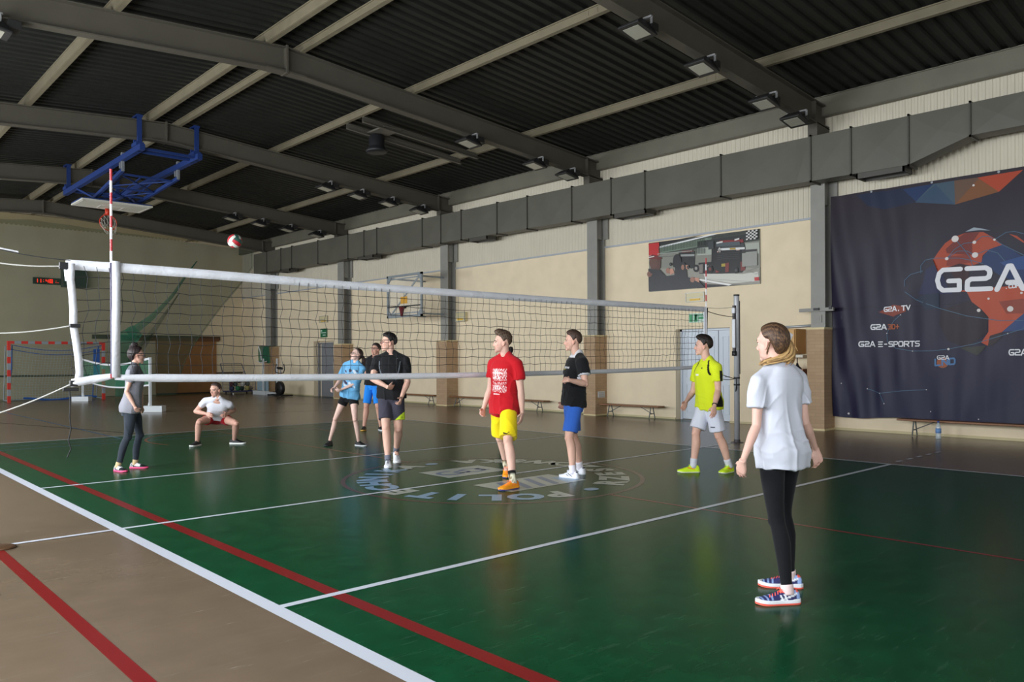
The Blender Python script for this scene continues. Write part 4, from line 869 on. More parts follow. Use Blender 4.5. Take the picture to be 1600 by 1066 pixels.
p = MB(); p.box(13.30,13.36,-.22,.50,2.43,2.50); part(p, 'bracket_bar', m_steel, br); p = MB(); p.box(13.27,13.30,.06,.18,2.45,2.50); p.box(13.28,13.30,-.2,-.14,2.46,2.53); part(p, 'bracket_hook', m_dark, br); p = MB(); p.box(13.34,13.362,.04,.2,2.20,2.36); p.box(13.335,13.342,.08,.16,2.24,2.32); part(p, 'socket_box', m_steel, br)

# ---- water bottle
bt = empty('water_bottle', (13.14, -2.23, 0), 'clear plastic water bottle with a blue cap on the floor below the bench', 'bottle')
m_pet = mat('bottle_clear', (206,222,232), .1, trans=.0, alpha=.45)
p = MB(); p.lathe((13.14,-2.23,0),[(.01,0),(.042,0),(.046,.015),(.046,.09),(.041,.10),(.046,.12),(.046,.2),(.038,.245),(.018,.275),(.015,.3)],seg=18); part(p, 'bottle_body', m_pet, bt, True)
p = MB(); p.lathe((13.14,-2.23,.295),[(.001,0),(.018,0),(.018,.03),(.001,.03)],seg=14); part(p, 'cap', mat('cap_blue', (36,66,150), .4), bt, True)
p = MB(); p.lathe((13.14,-2.23,.105),[(.0475,0),(.0475,.085)],seg=18); part(p, 'label_wrap', mat('label_blue', (110,150,204), .5), bt, True)

# ---- floor socket lid of the near post
o = MB().lathe((-.93,-.09,0),[(.01,0),(.11,0),(.115,.008),(.10,.016),(.01,.018)],seg=24).build('floor_socket_lid', mat('lid_brown', (92,66,46), .4), smooth=True); tag(o, 'round brown floor socket lid at the left edge of the court', 'lid')

# ================================================================== lettering in strokes
SF = {'G':[[(1,.95),(.25,.95),(.08,.8),(.0,.5),(.08,.2),(.25,.05),(.95,.05),(.95,.45),(.5,.45)]], '2':[[(.03,.95),(.8,.95),(.95,.85),(.97,.7),(.93,.55),(.8,.49),(.2,.49),(.06,.4),(.04,.2),(.04,.05),(1,.05)]],
 'A':[[(0,.0),(.48,.97),(.6,.97),(1.08,0)],[(.45,.28),(.85,.28)]], 'C':[[(1,.95),(.2,.95),(.05,.8),(.05,.2),(.2,.05),(1,.05)]], 'O':[[(.15,.95),(.85,.95),(.97,.8),(.97,.2),(.85,.05),(.15,.05),(.03,.2),(.03,.8),(.15,.95)]],
 'M':[[(.03,0),(.03,.95),(.5,.45),(.97,.95),(.97,0)]], '.':[[(.4,.0),(.4,.1)]], 'T':[[(0,.95),(1,.95)],[(.5,.95),(.5,0)]], 'V':[[(0,1),(.5,.02),(1,1)]], 'E':[[(1,.95),(.05,.95)],[(.9,.5),(.05,.5)],[(1,.05),(.05,.05)]],
 'S':[[(1,.95),(.15,.95),(.03,.82),(.03,.62),(.15,.52),(.85,.5),(.97,.38),(.97,.18),(.85,.05),(0,.05)]], 'P':[[(.04,0),(.04,.95),(.85,.95),(.97,.82),(.97,.55),(.85,.42),(.04,.42)]], 'R':[[(.04,0),(.04,.95),(.85,.95),(.97,.82),(.97,.58),(.85,.45),(.04,.45)],[(.5,.45),(1,0)]],
 '-':[[(.25,.5),(.75,.5)]], '3':[[(0,.95),(.85,.95),(.97,.8),(.97,.6),(.8,.5),(.3,.5)],[(.8,.5),(.97,.4),(.97,.2),(.85,.05),(0,.05)]], 'D':[[(.04,.05),(.04,.95),(.8,.95),(.97,.75),(.97,.25),(.8,.05),(.04,.05)]], '+':[[(.1,.5),(.9,.5)],[(.5,.1),(.5,.9)]],
 'L':[[(.04,1),(.04,.05),(.9,.05)]], 'N':[[(.04,0),(.04,.95),(.96,.05),(.96,1)]], '4':[[(.7,0),(.7,1),(0,.35),(1,.35)]]}
def strokes(txt, p0, p1, h, wd, place):
    """flat stroke letters between p0 and p1 (2d), cap height h; place maps 2d -> 3d. returns list of quads"""
    p0, p1 = V(*p0), V(*p1); R_ = (p1-p0); n = len(txt); cw = 1/n; L = np.linalg.norm(R_); out = []
    for i, ch in enumerate(txt):
        if ch == ' ': continue
        w_ = cw*(.80 if ch != 'A' else .76)
        for pl in SF[ch]:
            P2 = [p0 + R_*(i*cw + x*w_) + V(0, y*h) for x, y in pl]
            for a, b in zip(P2[:-1], P2[1:]):
                dd = unit(b-a); nn = V(-dd[1], dd[0])*wd/2; e = dd*wd*.32
                m_ = max(1, int(np.linalg.norm(b-a)/.06))
                for s_ in range(m_):
                    a2, b2 = a+(b-a)*s_/m_, a+(b-a)*(s_+1)/m_; out.append([place(*(a2-nn)), place(*(b2-nn)), place(*(b2+nn)), place(*(a2+nn))])
                for c_ in (a, b): out.append([place(*(c_+V(math.cos(t), math.sin(t))*wd/2)) for t in np.linspace(0,2*math.pi,11)[:-1]])
    return out

# ---- big printed banner on the side wall
def fold(y, z):
    """how far the cloth hangs off the wall at (y, z)"""
    k = max(0, 1-(-y)/2.6); s = (4.78-z)/4.5
    a = .036*math.sin(13*(y+.16*(4.8-z))+1.2)*(.35+.65*s)*k + .03*math.sin(7*y-1.1*z)*k + .016*math.sin(5*y+2.6*z)*s + .01*math.sin(17*y+.7*z)*s
    return a
BX = 13.56
place_b = lambda off: (lambda y, z: (BX-off-fold(y,z), y, z))
m_ban = mat('banner_violet_black', (52,46,56), .45, spec=.25)
def print_gradient(m):
    """the printed ground runs from violet black to navy at the foot"""
    nt = m.node_tree; tc = nt.nodes.new('ShaderNodeTexCoord'); sp = nt.nodes.new('ShaderNodeSeparateXYZ'); nt.links.new(tc.outputs['Object'], sp.inputs[0])
    cr = nt.nodes.new('ShaderNodeValToRGB'); mp = nt.nodes.new('ShaderNodeMapRange'); mp.inputs['From Min'].default_value = .3; mp.inputs['From Max'].default_value = 4.8
    nt.links.new(sp.outputs['Z'], mp.inputs['Value']); nt.links.new(mp.outputs['Result'], cr.inputs[0])
    cr.color_ramp.elements[0].color = (*srgb((36,36,62)),1); cr.color_ramp.elements[1].color = (*srgb((42,35,43)),1); nt.links.new(cr.outputs[0], nt.nodes['Principled BSDF'].inputs['Base Color'])
print_gradient(m_ban); BM = [m_ban]; BMI = {}
def bmi(c):
    if c not in BMI: BMI[c] = len(BM); BM.append(mat('banner_ink_%d_%d_%d' % c, c, .45, spec=.25))
    return BMI[c]
bn = MB(); NY, NZ = 190, 150; YB0, YB1 = -.075, -5.75
def zlo(y): return .30+.035*math.sin(3.1*y)*max(0,1+y/6)-.012*max(0,-y-1)
vs = [place_b(0)(YB0+(YB1-YB0)*i/NY, zlo(YB0+(YB1-YB0)*i/NY)+(4.78-zlo(YB0+(YB1-YB0)*i/NY))*j/NZ) for j in range(NZ+1) for i in range(NY+1)]
bn.add(vs, [(j*(NY+1)+i, j*(NY+1)+i+1, (j+1)*(NY+1)+i+1, (j+1)*(NY+1)+i) for j in range(NZ) for i in range(NY)])
def clipped(poly, z1): return [(y, min(z, z1)) for y, z in poly]
def tess(poly, off, mi):
    """triangulate a flat 2d polygon, refine it and lay it on the cloth"""
    bm = bmesh.new(); vv = [bm.verts.new((y, z, 0)) for y, z in poly]
    try: f = bm.faces.new(vv)
    except ValueError: bm.free(); return
    bmesh.ops.triangulate(bm, faces=[f])
    for _ in range(7):
        es = [e for e in bm.edges if e.calc_length() > .05]
        if not es: break
        bmesh.ops.subdivide_edges(bm, edges=es, cuts=1); bmesh.ops.triangulate(bm, faces=bm.faces[:])
    bm.verts.index_update()
    bn.add([place_b(off)(v.co.x, v.co.y) for v in bm.verts], [[v.index for v in f.verts] for f in bm.faces], mi); bm.free()
for k, (c, poly) in enumerate(BAN_POLY): tess(clipped(poly, 4.775), .0016+.0004*k, bmi(c))
for pts in BAN_LINES:
    p = [V(*q) for q in pts]; dense = []
    for a, b in zip(p[:-1], p[1:]): dense += [a+(b-a)*t for t in np.linspace(0,1,5)[:-1]]
    dense.append(p[-1])
    for a, b in zip(dense[:-1], dense[1:]):
        dd = unit(b-a); nn = V(-dd[1], dd[0])*.006; bn.poly([place_b(.012)(*(a-nn)), place_b(.012)(*(b-nn)), place_b(.012)(*(b+nn)), place_b(.012)(*(a+nn))], bmi((70,98,122)))
for c, r_ in BAN_DOTS: bn.poly([place_b(.0125)(c[0]+r_*math.cos(t), c[1]+r_*math.sin(t)) for t in np.linspace(0,2*math.pi,17)[:-1]], bmi((214,208,204)))
mb_ = bmi((226,226,230))
tess([(-1.02,2.37),(-1.3,2.5),(-1.5,2.46),(-1.52,2.36),(-1.36,2.30),(-1.30,2.27)], .0115, bmi((132,60,44)))
tess([(-2.17+.10*math.cos(t), 1.38+.10*math.sin(t)) for t in np.linspace(0,2*math.pi,20)[:-1]], .0115, bmi((150,82,48)))
TW = {0:.085,1:.016,2:.020,3:.022,4:.020,5:.022,6:.020,7:.014,8:.03,9:.02}
for i, (s, a, b, h) in enumerate(BAN_TEXT):
    c = (226,226,230)
    if s == '3D+': c = (160,84,50)
    if s == 'LND': c = (78,118,164)
    off = .0135+.0004*(i % 3)
    for k, qd in enumerate(strokes(s, a, b, h, TW[i], place_b(off if s != 'LND' else .0113))): bn.poly([(x-.00012*(k % 24), y, z) for x, y, z in qd], bmi(c))
# stitched seam and hem
for z in (2.47,):
    for i in range(60):
        y0, y1 = YB0+(YB1-YB0)*i/60, YB0+(YB1-YB0)*(i+.8)/60; bn.poly([place_b(.005)(y0,z-.006+.02*math.sin(i)), place_b(.005)(y1,z-.006+.02*math.sin(i+.8)), place_b(.005)(y1,z+.004+.02*math.sin(i+.8)), place_b(.005)(y0,z+.004+.02*math.sin(i))], bmi((26,24,34)))
bn.poly([place_b(.006)(y,z) for y, z in ((-.28,2.27),(-.5,2.27),(-.5,2.32),(-.28,2.32))], bmi((18,18,24)))
ban = bn.build('printed_banner', BM, fix=False, smooth=True)
tag(ban, 'huge dark violet banner with white lettering and an orange globe on the side wall', 'banner')
for k in range(5):
    p = MB(); y = -.9-1.1*k; p.lathe((BX-.012-fold(y,4.75), y, 4.75), [(.012,0),(.022,0),(.022,.006),(.012,.006)], axis=(-1,0,0), seg=12); under(p.build('eyelet', m_zinc), ban)

# ---- motor sport poster
po = MB(); PM = [mat('poster_paper', (96,96,90), .35)]; PMI = {}
po.box(13.665, 13.69, 1.62, 4.69, 3.13, 4.40) if False else None
for k, (c, poly) in enumerate(POSTER):
    c = tuple(min(235, int(v*(1.38 if min(c) > 75 else 1.0))) for v in c)
    if c not in PMI: PMI[c] = len(PM); PM.append(mat('poster_ink_%d_%d_%d' % c, c, .35))
    x = 13.668-.0008*k
    if k == 0: po.prism([(13.697,y,z) for y, z in poly], (-.028,0,0), PMI[c])
    else: po.poly([(x,y,z) for y, z in poly], PMI[c])
wh = len(PM); PM.append(mat('poster_white', (214,212,208), .35)); ck_ = len(PM); PM.append(mat('poster_black', (22,22,22), .35))
def py_(px, py):  # position on the poster from its own width/height fractions
    return (13.640, 4.68-3.05*px, (3.15+1.25*(1-py)))
for i in range(6):
    for j in range(6):
        x0, y0 = .905+i*.0155, .05+j*.028; a = [py_(x0,y0),py_(x0+.0155,y0-.0015),py_(x0+.0155,y0+.0265),py_(x0,y0+.028)]; po.poly(a, wh if (i+j) % 2 else ck_)
for x0, x1, y0, y1 in ((.655,.71,.185,.215),(.81,.85,.17,.2),(.02,.045,.28,.285),(.02,.075,.305,.325),(.965,.985,.83,.845)): po.poly([py_(x0,y0),py_(x1,y0-.01),py_(x1,y1-.01),py_(x0,y1)], wh)
for qd in strokes('4', (0,0), (.09,0), .12, .02, lambda a, b: (13.638, 2.64-a, 3.93+b)): po.poly(qd, wh)
def pq(px, py, lift=0):
    u = (px-85)/1090; t = 190-142*u; b = 665-80*u; x, y, z = py_(u, (py-t)/(b-t)); return (x+.003-lift, y, z)
def ink(c):
    if c not in PMI: PMI[c] = len(PM); PM.append(mat('poster_ink_%d_%d_%d' % c, c, .35))
    return PMI[c]
def disc(cx, cy, rx, ry, c, l): po.poly([pq(cx+rx*math.cos(t), cy+ry*math.sin(t), l) for t in np.linspace(0,2*math.pi,19)[:-1]], ink(c))
def pbar(x0, y0, x1, y1, w_, c, l=.0004): po.poly([pq(x0,y0,l), pq(x1,y1,l), pq(x1,y1+w_,l), pq(x0,y0+w_,l)], ink(c))
for i in range(30): x = 212+16*i; po.poly([pq(x,236-.17*(x-200),.0002), pq(x+5,236-.17*(x-200),.0002), pq(x+5,290-.15*(x-200),.0002), pq(x,290-.15*(x-200),.0002)], ink((70,82,72)))
for i in range(9): x = 560+15*i; po.poly([pq(x,246,.0002), pq(x+6,246,.0002), pq(x+6,300,.0002), pq(x,300,.0002)], ink((96,104,96)))
for i in range(9): x = 720+36*i; pbar(x, 150-.16*(x-720), x+26, 146-.16*(x-720), 6, (60,66,64))
pbar(200, 300, 560, 268, 8, (150,156,146)); pbar(200, 330, 380, 318, 5, (90,96,90)); pbar(1035, 300, 1168, 288, 130, (150,150,142)); pbar(1035, 270, 1165, 262, 22, (60,58,58))
po.poly([pq(795,200,.0006),pq(1014,186,.0006),pq(1018,222,.0006),pq(797,236,.0006)], ink((76,86,92))); po.poly([pq(718,190,.0006),pq(772,178,.0006),pq(774,250,.0006),pq(722,262,.0006)], ink((52,58,62)))
for y in (300, 318, 336, 354): pbar(806, y, 1016, y-12, 4, (62,62,64), .0006)
for a, b in ((812,283),(832,282),(990,268),(1006,267)): disc(a, b, 7, 6, (220,190,180), .0008)
for a, b, r_, hc in ((600,440,36,(150,144,140)),(735,448,36,(120,40,38)),(978,462,30,(70,70,70)),(520,428,16,(90,90,90)),(340,400,16,(70,70,70))): disc(a, b, r_*.8, r_, (16,16,18), .0008); disc(a, b, r_*.36, r_*.45, hc, .001)
disc(158, 388, 48, 52, (98,64,54), .0006); po.poly([pq(106,352,.0008),pq(112,322,.0008),pq(150,308,.0008),pq(196,318,.0008),pq(220,338,.0008),pq(196,350,.0008)], ink((112,30,32)))
disc(408, 372, 44, 70, (30,30,34), .0006); disc(312, 462, 22, 28, (158,112,92), .0008); disc(466, 430, 16, 26, (158,112,92), .0008); disc(564, 548, 24, 26, (158,112,92), .0008); disc(106, 496, 20, 26, (140,96,80), .0008)
for a, b in ((240,520),(300,560),(390,480),(430,560)): pbar(a, b, a+50, b+44, 5, (58,58,64), .0008)
for a, b, c_, d_ in ((700,540,1160,575),(1050,480,1165,440),(1080,460,1160,500)): pbar(a, b, c_, d_, 3, (150,150,144), .0004)
tag(po.build('racing_poster', PM, fix=False), 'wide poster of dark racing trucks on a track, on the side wall', 'poster')
# ================================================================== volleyball net
m_cord = mat('net_cord_black', (30,30,32), .8); m_vtape = mat('net_tape_white', (224,226,232), .7, bump=.5, bscale=35); m_rope = mat('rope_white', (220,220,214), .7); m_wire = mat('wire_dark', (60,60,62), .5)
net = empty('volleyball_net', (4.35, 0, 0), 'black meshed volleyball net with white tapes stretched across the green court', 'net')
NX0, NX1 = -.40, 9.10
def ztop(x): return 2.335 - .02*math.sin(math.pi*min(1, max(0, (x+.4)/9.5)))
def zbot(x):
    if x < -.06: return 1.345 - (.06)*((-.06-x)/.34)
    return 1.335 - .055*math.sin(math.pi*min(1, (x+.06)/9.1))**.6 + .01*(x/9)
def nety(x, v): return .012*math.sin(x*2.1+v*3) + (.05*v*max(0, -x/.4) if x < 0 else 0)
rnd = random.Random(3)
jit = {}
NI, NJ = 95, 10
def nod(i, j):
    if (i, j) in jit: return jit[(i, j)]
    v = j/NJ; x = NX0 + (NX1-NX0)*i/NI
    dx = .5*(rnd.random()-.5)*.028 if 0 < j < NJ else 0; dx += .012*math.sin(j*1.9+i*.15) if 0 < j < NJ else 0
    if x < .3: dx += .03*math.sin(v*6.5)*(.3-x)/.7
    zt_, zb_ = ztop(x)-.05, zbot(x)+.03
    dz = (rnd.random()-.5)*.014 if 0 < j < NJ else 0
    p = V(x+dx + (.05*v*max(0, (.0-x)/.4)), nety(x, v)+(rnd.random()-.5)*.01, zt_+(zb_-zt_)*v+dz); jit[(i, j)] = p; return p
p = MB()
for j in range(1, NJ): p.tube([nod(i, j) for i in range(NI+1)], .0029, seg=4, cap=False)
for i in range(0, NI+1): p.tube([nod(i, j) for j in range(NJ+1)], .0026, seg=4, cap=False)
part(p, 'net_mesh', m_cord, net)
def tapering(xs, zc, hw, name, th=.006):
    q_ = MB(); rings = []
    for k, x in enumerate(xs):
        y = nety(x, 0 if zc is ztop else 1); h = hw(x); z = zc(x); wv = .004*math.sin(x*23)
        rings.append([(x, y-th+wv*.4, z-h), (x, y-th*1.6+wv, z), (x, y-th+wv*.4, z+h), (x, y+th, z+h), (x, y+th*1.4, z), (x, y+th, z-h)])
    q_.loft(rings); return part(q_, name, m_vtape, net, True)
def zt_c(x): return ztop(x)-.042
xs = np.linspace(NX0-.02, NX1, 140)
def ttop(x): return ztop(x)-.04
tapering(xs, ttop, lambda x: .042, 'top_tape')
def tbot(x): return zbot(x)
tapering(np.linspace(NX0+.02, -.07, 14), tbot, lambda x: .034-.012*max(0, (x+.2)/.14), 'bottom_tape', .02)
tapering(np.linspace(-.05, 9.05, 130), tbot, lambda x: .024+.012*min(1,max(0,(x+.02)/.3)) -.008*(x/9), 'bottom_tape', .018)
# side tapes: a loose one at the free end, the antenna sleeve, and the far end
def vband(pts, wd, name, m=m_vtape, n=(0,-1,0), th=.006, dirx=(1,0,0)):
    q_ = MB(); dx = V(*dirx)*wd/2; nn = V(*n)*th
    q_.loft([[V(*a)-dx-nn, V(*a)+dx-nn, V(*a)+dx+nn, V(*a)-dx+nn] for a in pts]); return part(q_, name, m, net, True)
vband([(-.395,.0,2.30),(-.40,.0,2.16),(-.385,.01,2.05),(-.375,.015,1.9),(-.375,.02,1.78),(-.355,.025,1.65),(-.335,.03,1.5),(-.325,.04,1.38),(-.335,.05,1.29)], .055, 'end_tape', th=.012)
vband([(-.435,.0,2.26),(-.425,.0,2.15)], .03, 'end_tape_fold')
vband([(-.05,-.02,2.345),(-.05,-.022,1.95),(-.052,-.024,1.9),(-.055,-.022,1.33)], .068, 'antenna_sleeve', th=.007)
vband([(9.07,0,2.33),(9.07,.0,1.30)], .06, 'end_tape', th=.008)
q_ = MB(); q_.tube([(9.125,0,2.32),(9.12,.01,1.9),(9.115,0,1.3)], .022, seg=6); part(q_, 'edge_cord', m_cord, net)
for c_, s_ in (((-.45,0,2.275),(.035,.012,.03)),((-.37,.0,1.775),(.04,.02,.016)),((-.37,.045,1.285),(.03,.02,.025)),((-.39,.05,1.235),(.06,.012,.014))):
    q_ = MB(); q_.box(c_[0]-s_[0],c_[0]+s_[0],c_[1]-s_[1],c_[1]+s_[1],c_[2]-s_[2],c_[2]+s_[2]); part(q_, 'buckle', m_dark, net, bevel=.004)
for a, b, r_, m_ in (((-1.06,-.02,2.40),(-.40,0,2.325),.004,m_wire),((-1.06,-.02,2.275),(-.46,0,2.272),.0055,m_rope),((-1.06,-.02,1.695),(-.39,.02,1.775),.0055,m_rope),((-1.06,-.02,1.02),(-.38,.045,1.285),.0055,m_rope),
                     ((9.10,0,2.325),(9.98,0,2.375),.003,m_wire),((9.11,0,2.27),(9.98,0,2.20),.006,m_cord),((9.08,0,1.34),(9.98,0,1.12),.006,m_cord),((9.08,0,1.30),(9.55,-.02,1.12),.005,m_cord),((9.55,-.02,1.12),(10.1,-.02,1.14),.006,m_cord)):
    q_ = MB(); a, b = V(*a), V(*b); q_.tube([a+(b-a)*t+V(0,0,-.02*math.sin(math.pi*t)) for t in np.linspace(0,1,8)], r_, seg=6); part(q_, 'tension_rope', m_, net)
q_ = MB(); q_.tube([(-1.0,-.02,2.392),(-.78,-.01,2.362)], .0065, seg=6); part(q_, 'rope_sleeve', m_vtape, net)
q_ = MB(); q_.tube([(-.40,.045,1.24),(-.395,.05,1.1),(-.40,.05,1.0),(-.39,.05,.9),(-.41,.05,.8),(-.39,.05,.73),(-.42,.05,.66)], .0055, seg=6); part(q_, 'hanging_strap', m_cord, net)
q_ = MB(); q_.tube([(9.98,-.03,1.12),(9.95,-.05,1.02),(9.93,-.05,.9),(9.97,-.05,.95),(9.96,-.04,1.1)], .008, seg=5); part(q_, 'rope_tail', m_cord, net)
# antennas
m_ared = mat('antenna_red', (176,40,48), .45); m_awht = mat('antenna_white', (222,220,222), .45); m_anavy = mat('antenna_navy', (44,36,74), .5)
for x, lab, z1 in ((-.085,'red and white striped antenna at the near end of the net',3.145),(9.09,'red and white striped antenna at the far end of the net',3.15)):
    an = empty('net_antenna', (x,-.012,1.35), lab, 'antenna', 'antennas of the volleyball net')
    p = MB(); p.tube([(x,-.012,1.34),(x,-.012,2.33)], .011, seg=8); part(p, 'lower_rod', m_anavy if x < 0 else m_awht, an)
    a = MB(); b = MB(); n = 8
    for k in range(n):
        z0_, z_ = 2.33+(z1-2.33)*k/n, 2.33+(z1-2.33)*(k+1)/n; (b if k % 2 == 0 else a).tube([(x,-.012,z0_),(x,-.012,z_)], .011, seg=8)
    o = part(a, 'red_bands', m_ared, an); part(b, 'white_bands', m_awht, an)
    p = MB(); p.box(x-.013,x+.013,-.025,.0,1.325,1.36); part(p, 'tip', m_ared, an)
# posts
m_alu = mat('post_aluminium', (172,173,176), .35, metal=.15); m_alud = mat('post_slot', (58,52,54), .5)
def vpost(x, label, h):
    vp = empty('net_post', (x,0,0), label, 'post', 'posts of the volleyball net')
    p = MB(); p.lathe((x,0,0), [(.048,0),(.048,h-.02),(.044,h),(.01,h)], seg=28); part(p, 'pole', m_alu, vp, True)
    p = MB(); p.lathe((x,0,0), [(.05,h-.012),(.052,h),(.05,h+.014),(.01,h+.016)], seg=20); part(p, 'cap', m_dark, vp, True)
    s = -1 if x > 4 else 1
    p = MB(); p.box(x+.012,x+.03,-.052,-.046,1.2,h-.1); part(p, 'slot', m_alud, vp)
    xx = x+s*.085
    p = MB(); p.box(xx-.022,xx+.022,-.03,.03,1.66,2.16); part(p, 'tension_rail', m_alu, vp, bevel=.006)
    p = MB(); p.box(xx-.018,xx+.03,-.02,.02,1.55,2.40); part(p, 'rail_slide', m_alud, vp)
    p = MB(); p.box(xx-.03,xx+.02,-.03,.03,2.26,2.36); part(p, 'pulley_block', m_alu, vp, bevel=.006)
    p = MB(); p.sph((xx+.005,-.01,1.545),.03); p.box(xx-.02,xx+.04,-.03,.03,1.52,1.60); part(p, 'crank_knob', m_dark, vp, True)
    for z in (1.0,1.12): p = MB(); p.lathe((x,0,z),[(.05,0),(.054,.0),(.054,.03),(.05,.03)],seg=20); part(p, 'collar', m_dark, vp)
    p = MB(); p.lathe((x,0,0),[(.02,0),(.11,0),(.11,.008),(.055,.012),(.055,.05),(.05,.055)],seg=24); part(p, 'floor_collar', m_alud, vp)
vpost(10.05, 'silver volleyball post behind the man in the yellow shirt', 2.58)
vpost(-1.10, 'silver volleyball post just outside the left edge of the view', 2.58)
# ---- the ball in play
bx, by_, bz = 2.724, 3.926, 3.246
vb = empty('volleyball', (bx,by_,bz), 'red white and green volleyball flying high above the net', 'ball', rz=.4)
vb.rotation_euler = (.5,.45,.2)
P6 = []
m_vw = mat('ball_white', (222,216,210), .5); m_vr = mat('ball_red', (178,32,46), .5); m_vg = mat('ball_green', (44,84,76), .5)
def ballpatch(ax, sgn, u0, u1, grow):
    """one strip of a cube-sphere face"""
    q_ = MB(); n = 8; vs = []
    for i in range(n+1):
        for j in range(n+1):
            u = (u0+(u1-u0)*i/n)*math.pi/4; v = (-1+2*j/n)*math.pi/4
            c = [math.tan(u), math.tan(v)]; d_ = [0,0,0]; o_ = [(ax+1)%3, (ax+2)%3]; d_[ax] = sgn; d_[o_[0]] = c[0]; d_[o_[1]] = c[1]
            vs.append(unit(V(*d_))*(.105+grow))
    q_.add(vs, [(i*(n+1)+j,(i+1)*(n+1)+j,(i+1)*(n+1)+j+1,i*(n+1)+j+1) for i in range(n) for j in range(n)]); return q_
for ax in range(3):
    for sg in (1,-1):
        for k, m_ in enumerate((m_vg, m_vw, m_vr) if sg > 0 else (m_vw, m_vr, m_vg)):
            ballpatch(ax, sg, -1+2*k/3+.02, -1+2*(k+1)/3-.02, .001).build('ball_panel', m_, vb, True)
MB().sph((0,0,0), .1045, 0, 24, 16).build('ball_seam', m_dark, vb, True)
# ================================================================== people
m_skin = vmat('skin', .55, .35, bump=.06, bscale=220); m_cloth = vmat('woven_cloth', .85, .15, bump=.12, bscale=500, sheen=.1); m_hair = vmat('hair', .5, .4, bump=.35, bscale=160); m_shoe = vmat('shoe_upper', .55, .35, bump=.1, bscale=300)
m_eyew = mat('eye_white', (226,222,216), .3); m_iris = mat('eye_iris', (58,44,34), .2)
def lin(c): return np.array(srgb(c))
def finish(mb, name, m, parent, voxel, smooth=3, colour=None, disp=None, fac=.5):
    """fuse overlapping volumes into one continuous skin, then dye it"""
    tmp = mb.build('fuse_tmp', m, None, fix=True)
    r_ = tmp.modifiers.new('r', 'REMESH'); r_.mode = 'VOXEL'; r_.voxel_size = voxel; r_.use_smooth_shade = True
    if smooth: s_ = tmp.modifiers.new('s', 'SMOOTH'); s_.iterations = smooth; s_.factor = fac
    me = bpy.data.meshes.new_from_object(tmp.evaluated_get(bpy.context.evaluated_depsgraph_get()))
    bpy.data.objects.remove(tmp)
    me.name = name; n = len(me.vertices); co = np.empty(n*3); me.vertices.foreach_get('co', co); co = co.reshape(-1,3)
    if disp is not None:
        no = np.empty(n*3); me.vertices.foreach_get('normal', no); no = no.reshape(-1,3)
        co = co + no*disp(co, no)[:,None]; me.vertices.foreach_set('co', co.ravel())
    dye(me, co, colour)
    me.polygons.foreach_set('use_smooth', [True]*len(me.polygons)); me.update()
    me.materials.clear(); me.materials.append(m)
    o = bpy.data.objects.new(name, me); COL.objects.link(o); return under(o, parent)
def dye(me, co, colour):
    a = me.color_attributes.new('Col', 'FLOAT_COLOR', 'POINT'); n = len(co); c = np.ones((n,4))
    c[:,:3] = colour(co) if callable(colour) else lin(colour); a.data.foreach_set('color', c.ravel())
def dyed(mb, name, m, parent, colour, smooth=True):
    o = mb.build(name, m, None, smooth); me = o.data; co = np.empty(len(me.vertices)*3); me.vertices.foreach_get('co', co); dye(me, co.reshape(-1,3), colour); return under(o, parent)
def sell(c, R_, F_, hw, hd, n=28, e=2.4):
    out = []
    for k in range(n):
        t = 2*math.pi*k/n; a, b = math.cos(t), math.sin(t)
        out.append(c + R_*hw*math.copysign(abs(a)**(2/e), a) + F_*hd*math.copysign(abs(b)**(2/e), b))
    return out
PROF = {'m': np.array([(-.20,.085,.080,-.012),(-.10,.166,.108,-.016),(.02,.176,.118,-.016),(.18,.162,.110,-.004),(.36,.146,.102,.006),(.52,.154,.110,.008),(.70,.172,.120,.004),(.83,.168,.108,-.008),(.93,.125,.080,-.016),(1.0,.072,.064,-.012)]),
        'f': np.array([(-.20,.085,.080,-.012),(-.10,.168,.108,-.018),(.02,.176,.115,-.018),(.18,.152,.102,-.004),(.36,.128,.090,.004),(.52,.136,.100,.010),(.70,.152,.116,.014),(.83,.150,.097,-.004),(.93,.110,.072,-.014),(1.0,.060,.056,-.010)])}
FIELDS = ['neck', 'pelvis', 'fwd', 'right', 'hipfwd', 'hipright'] + [a+k for k in 'LR' for a in ('sh', 'hip', 'el', 'wr', 'tip', 'an', 'toe', 'sole', 'kn')] + ['head', 'headf', 'headu']
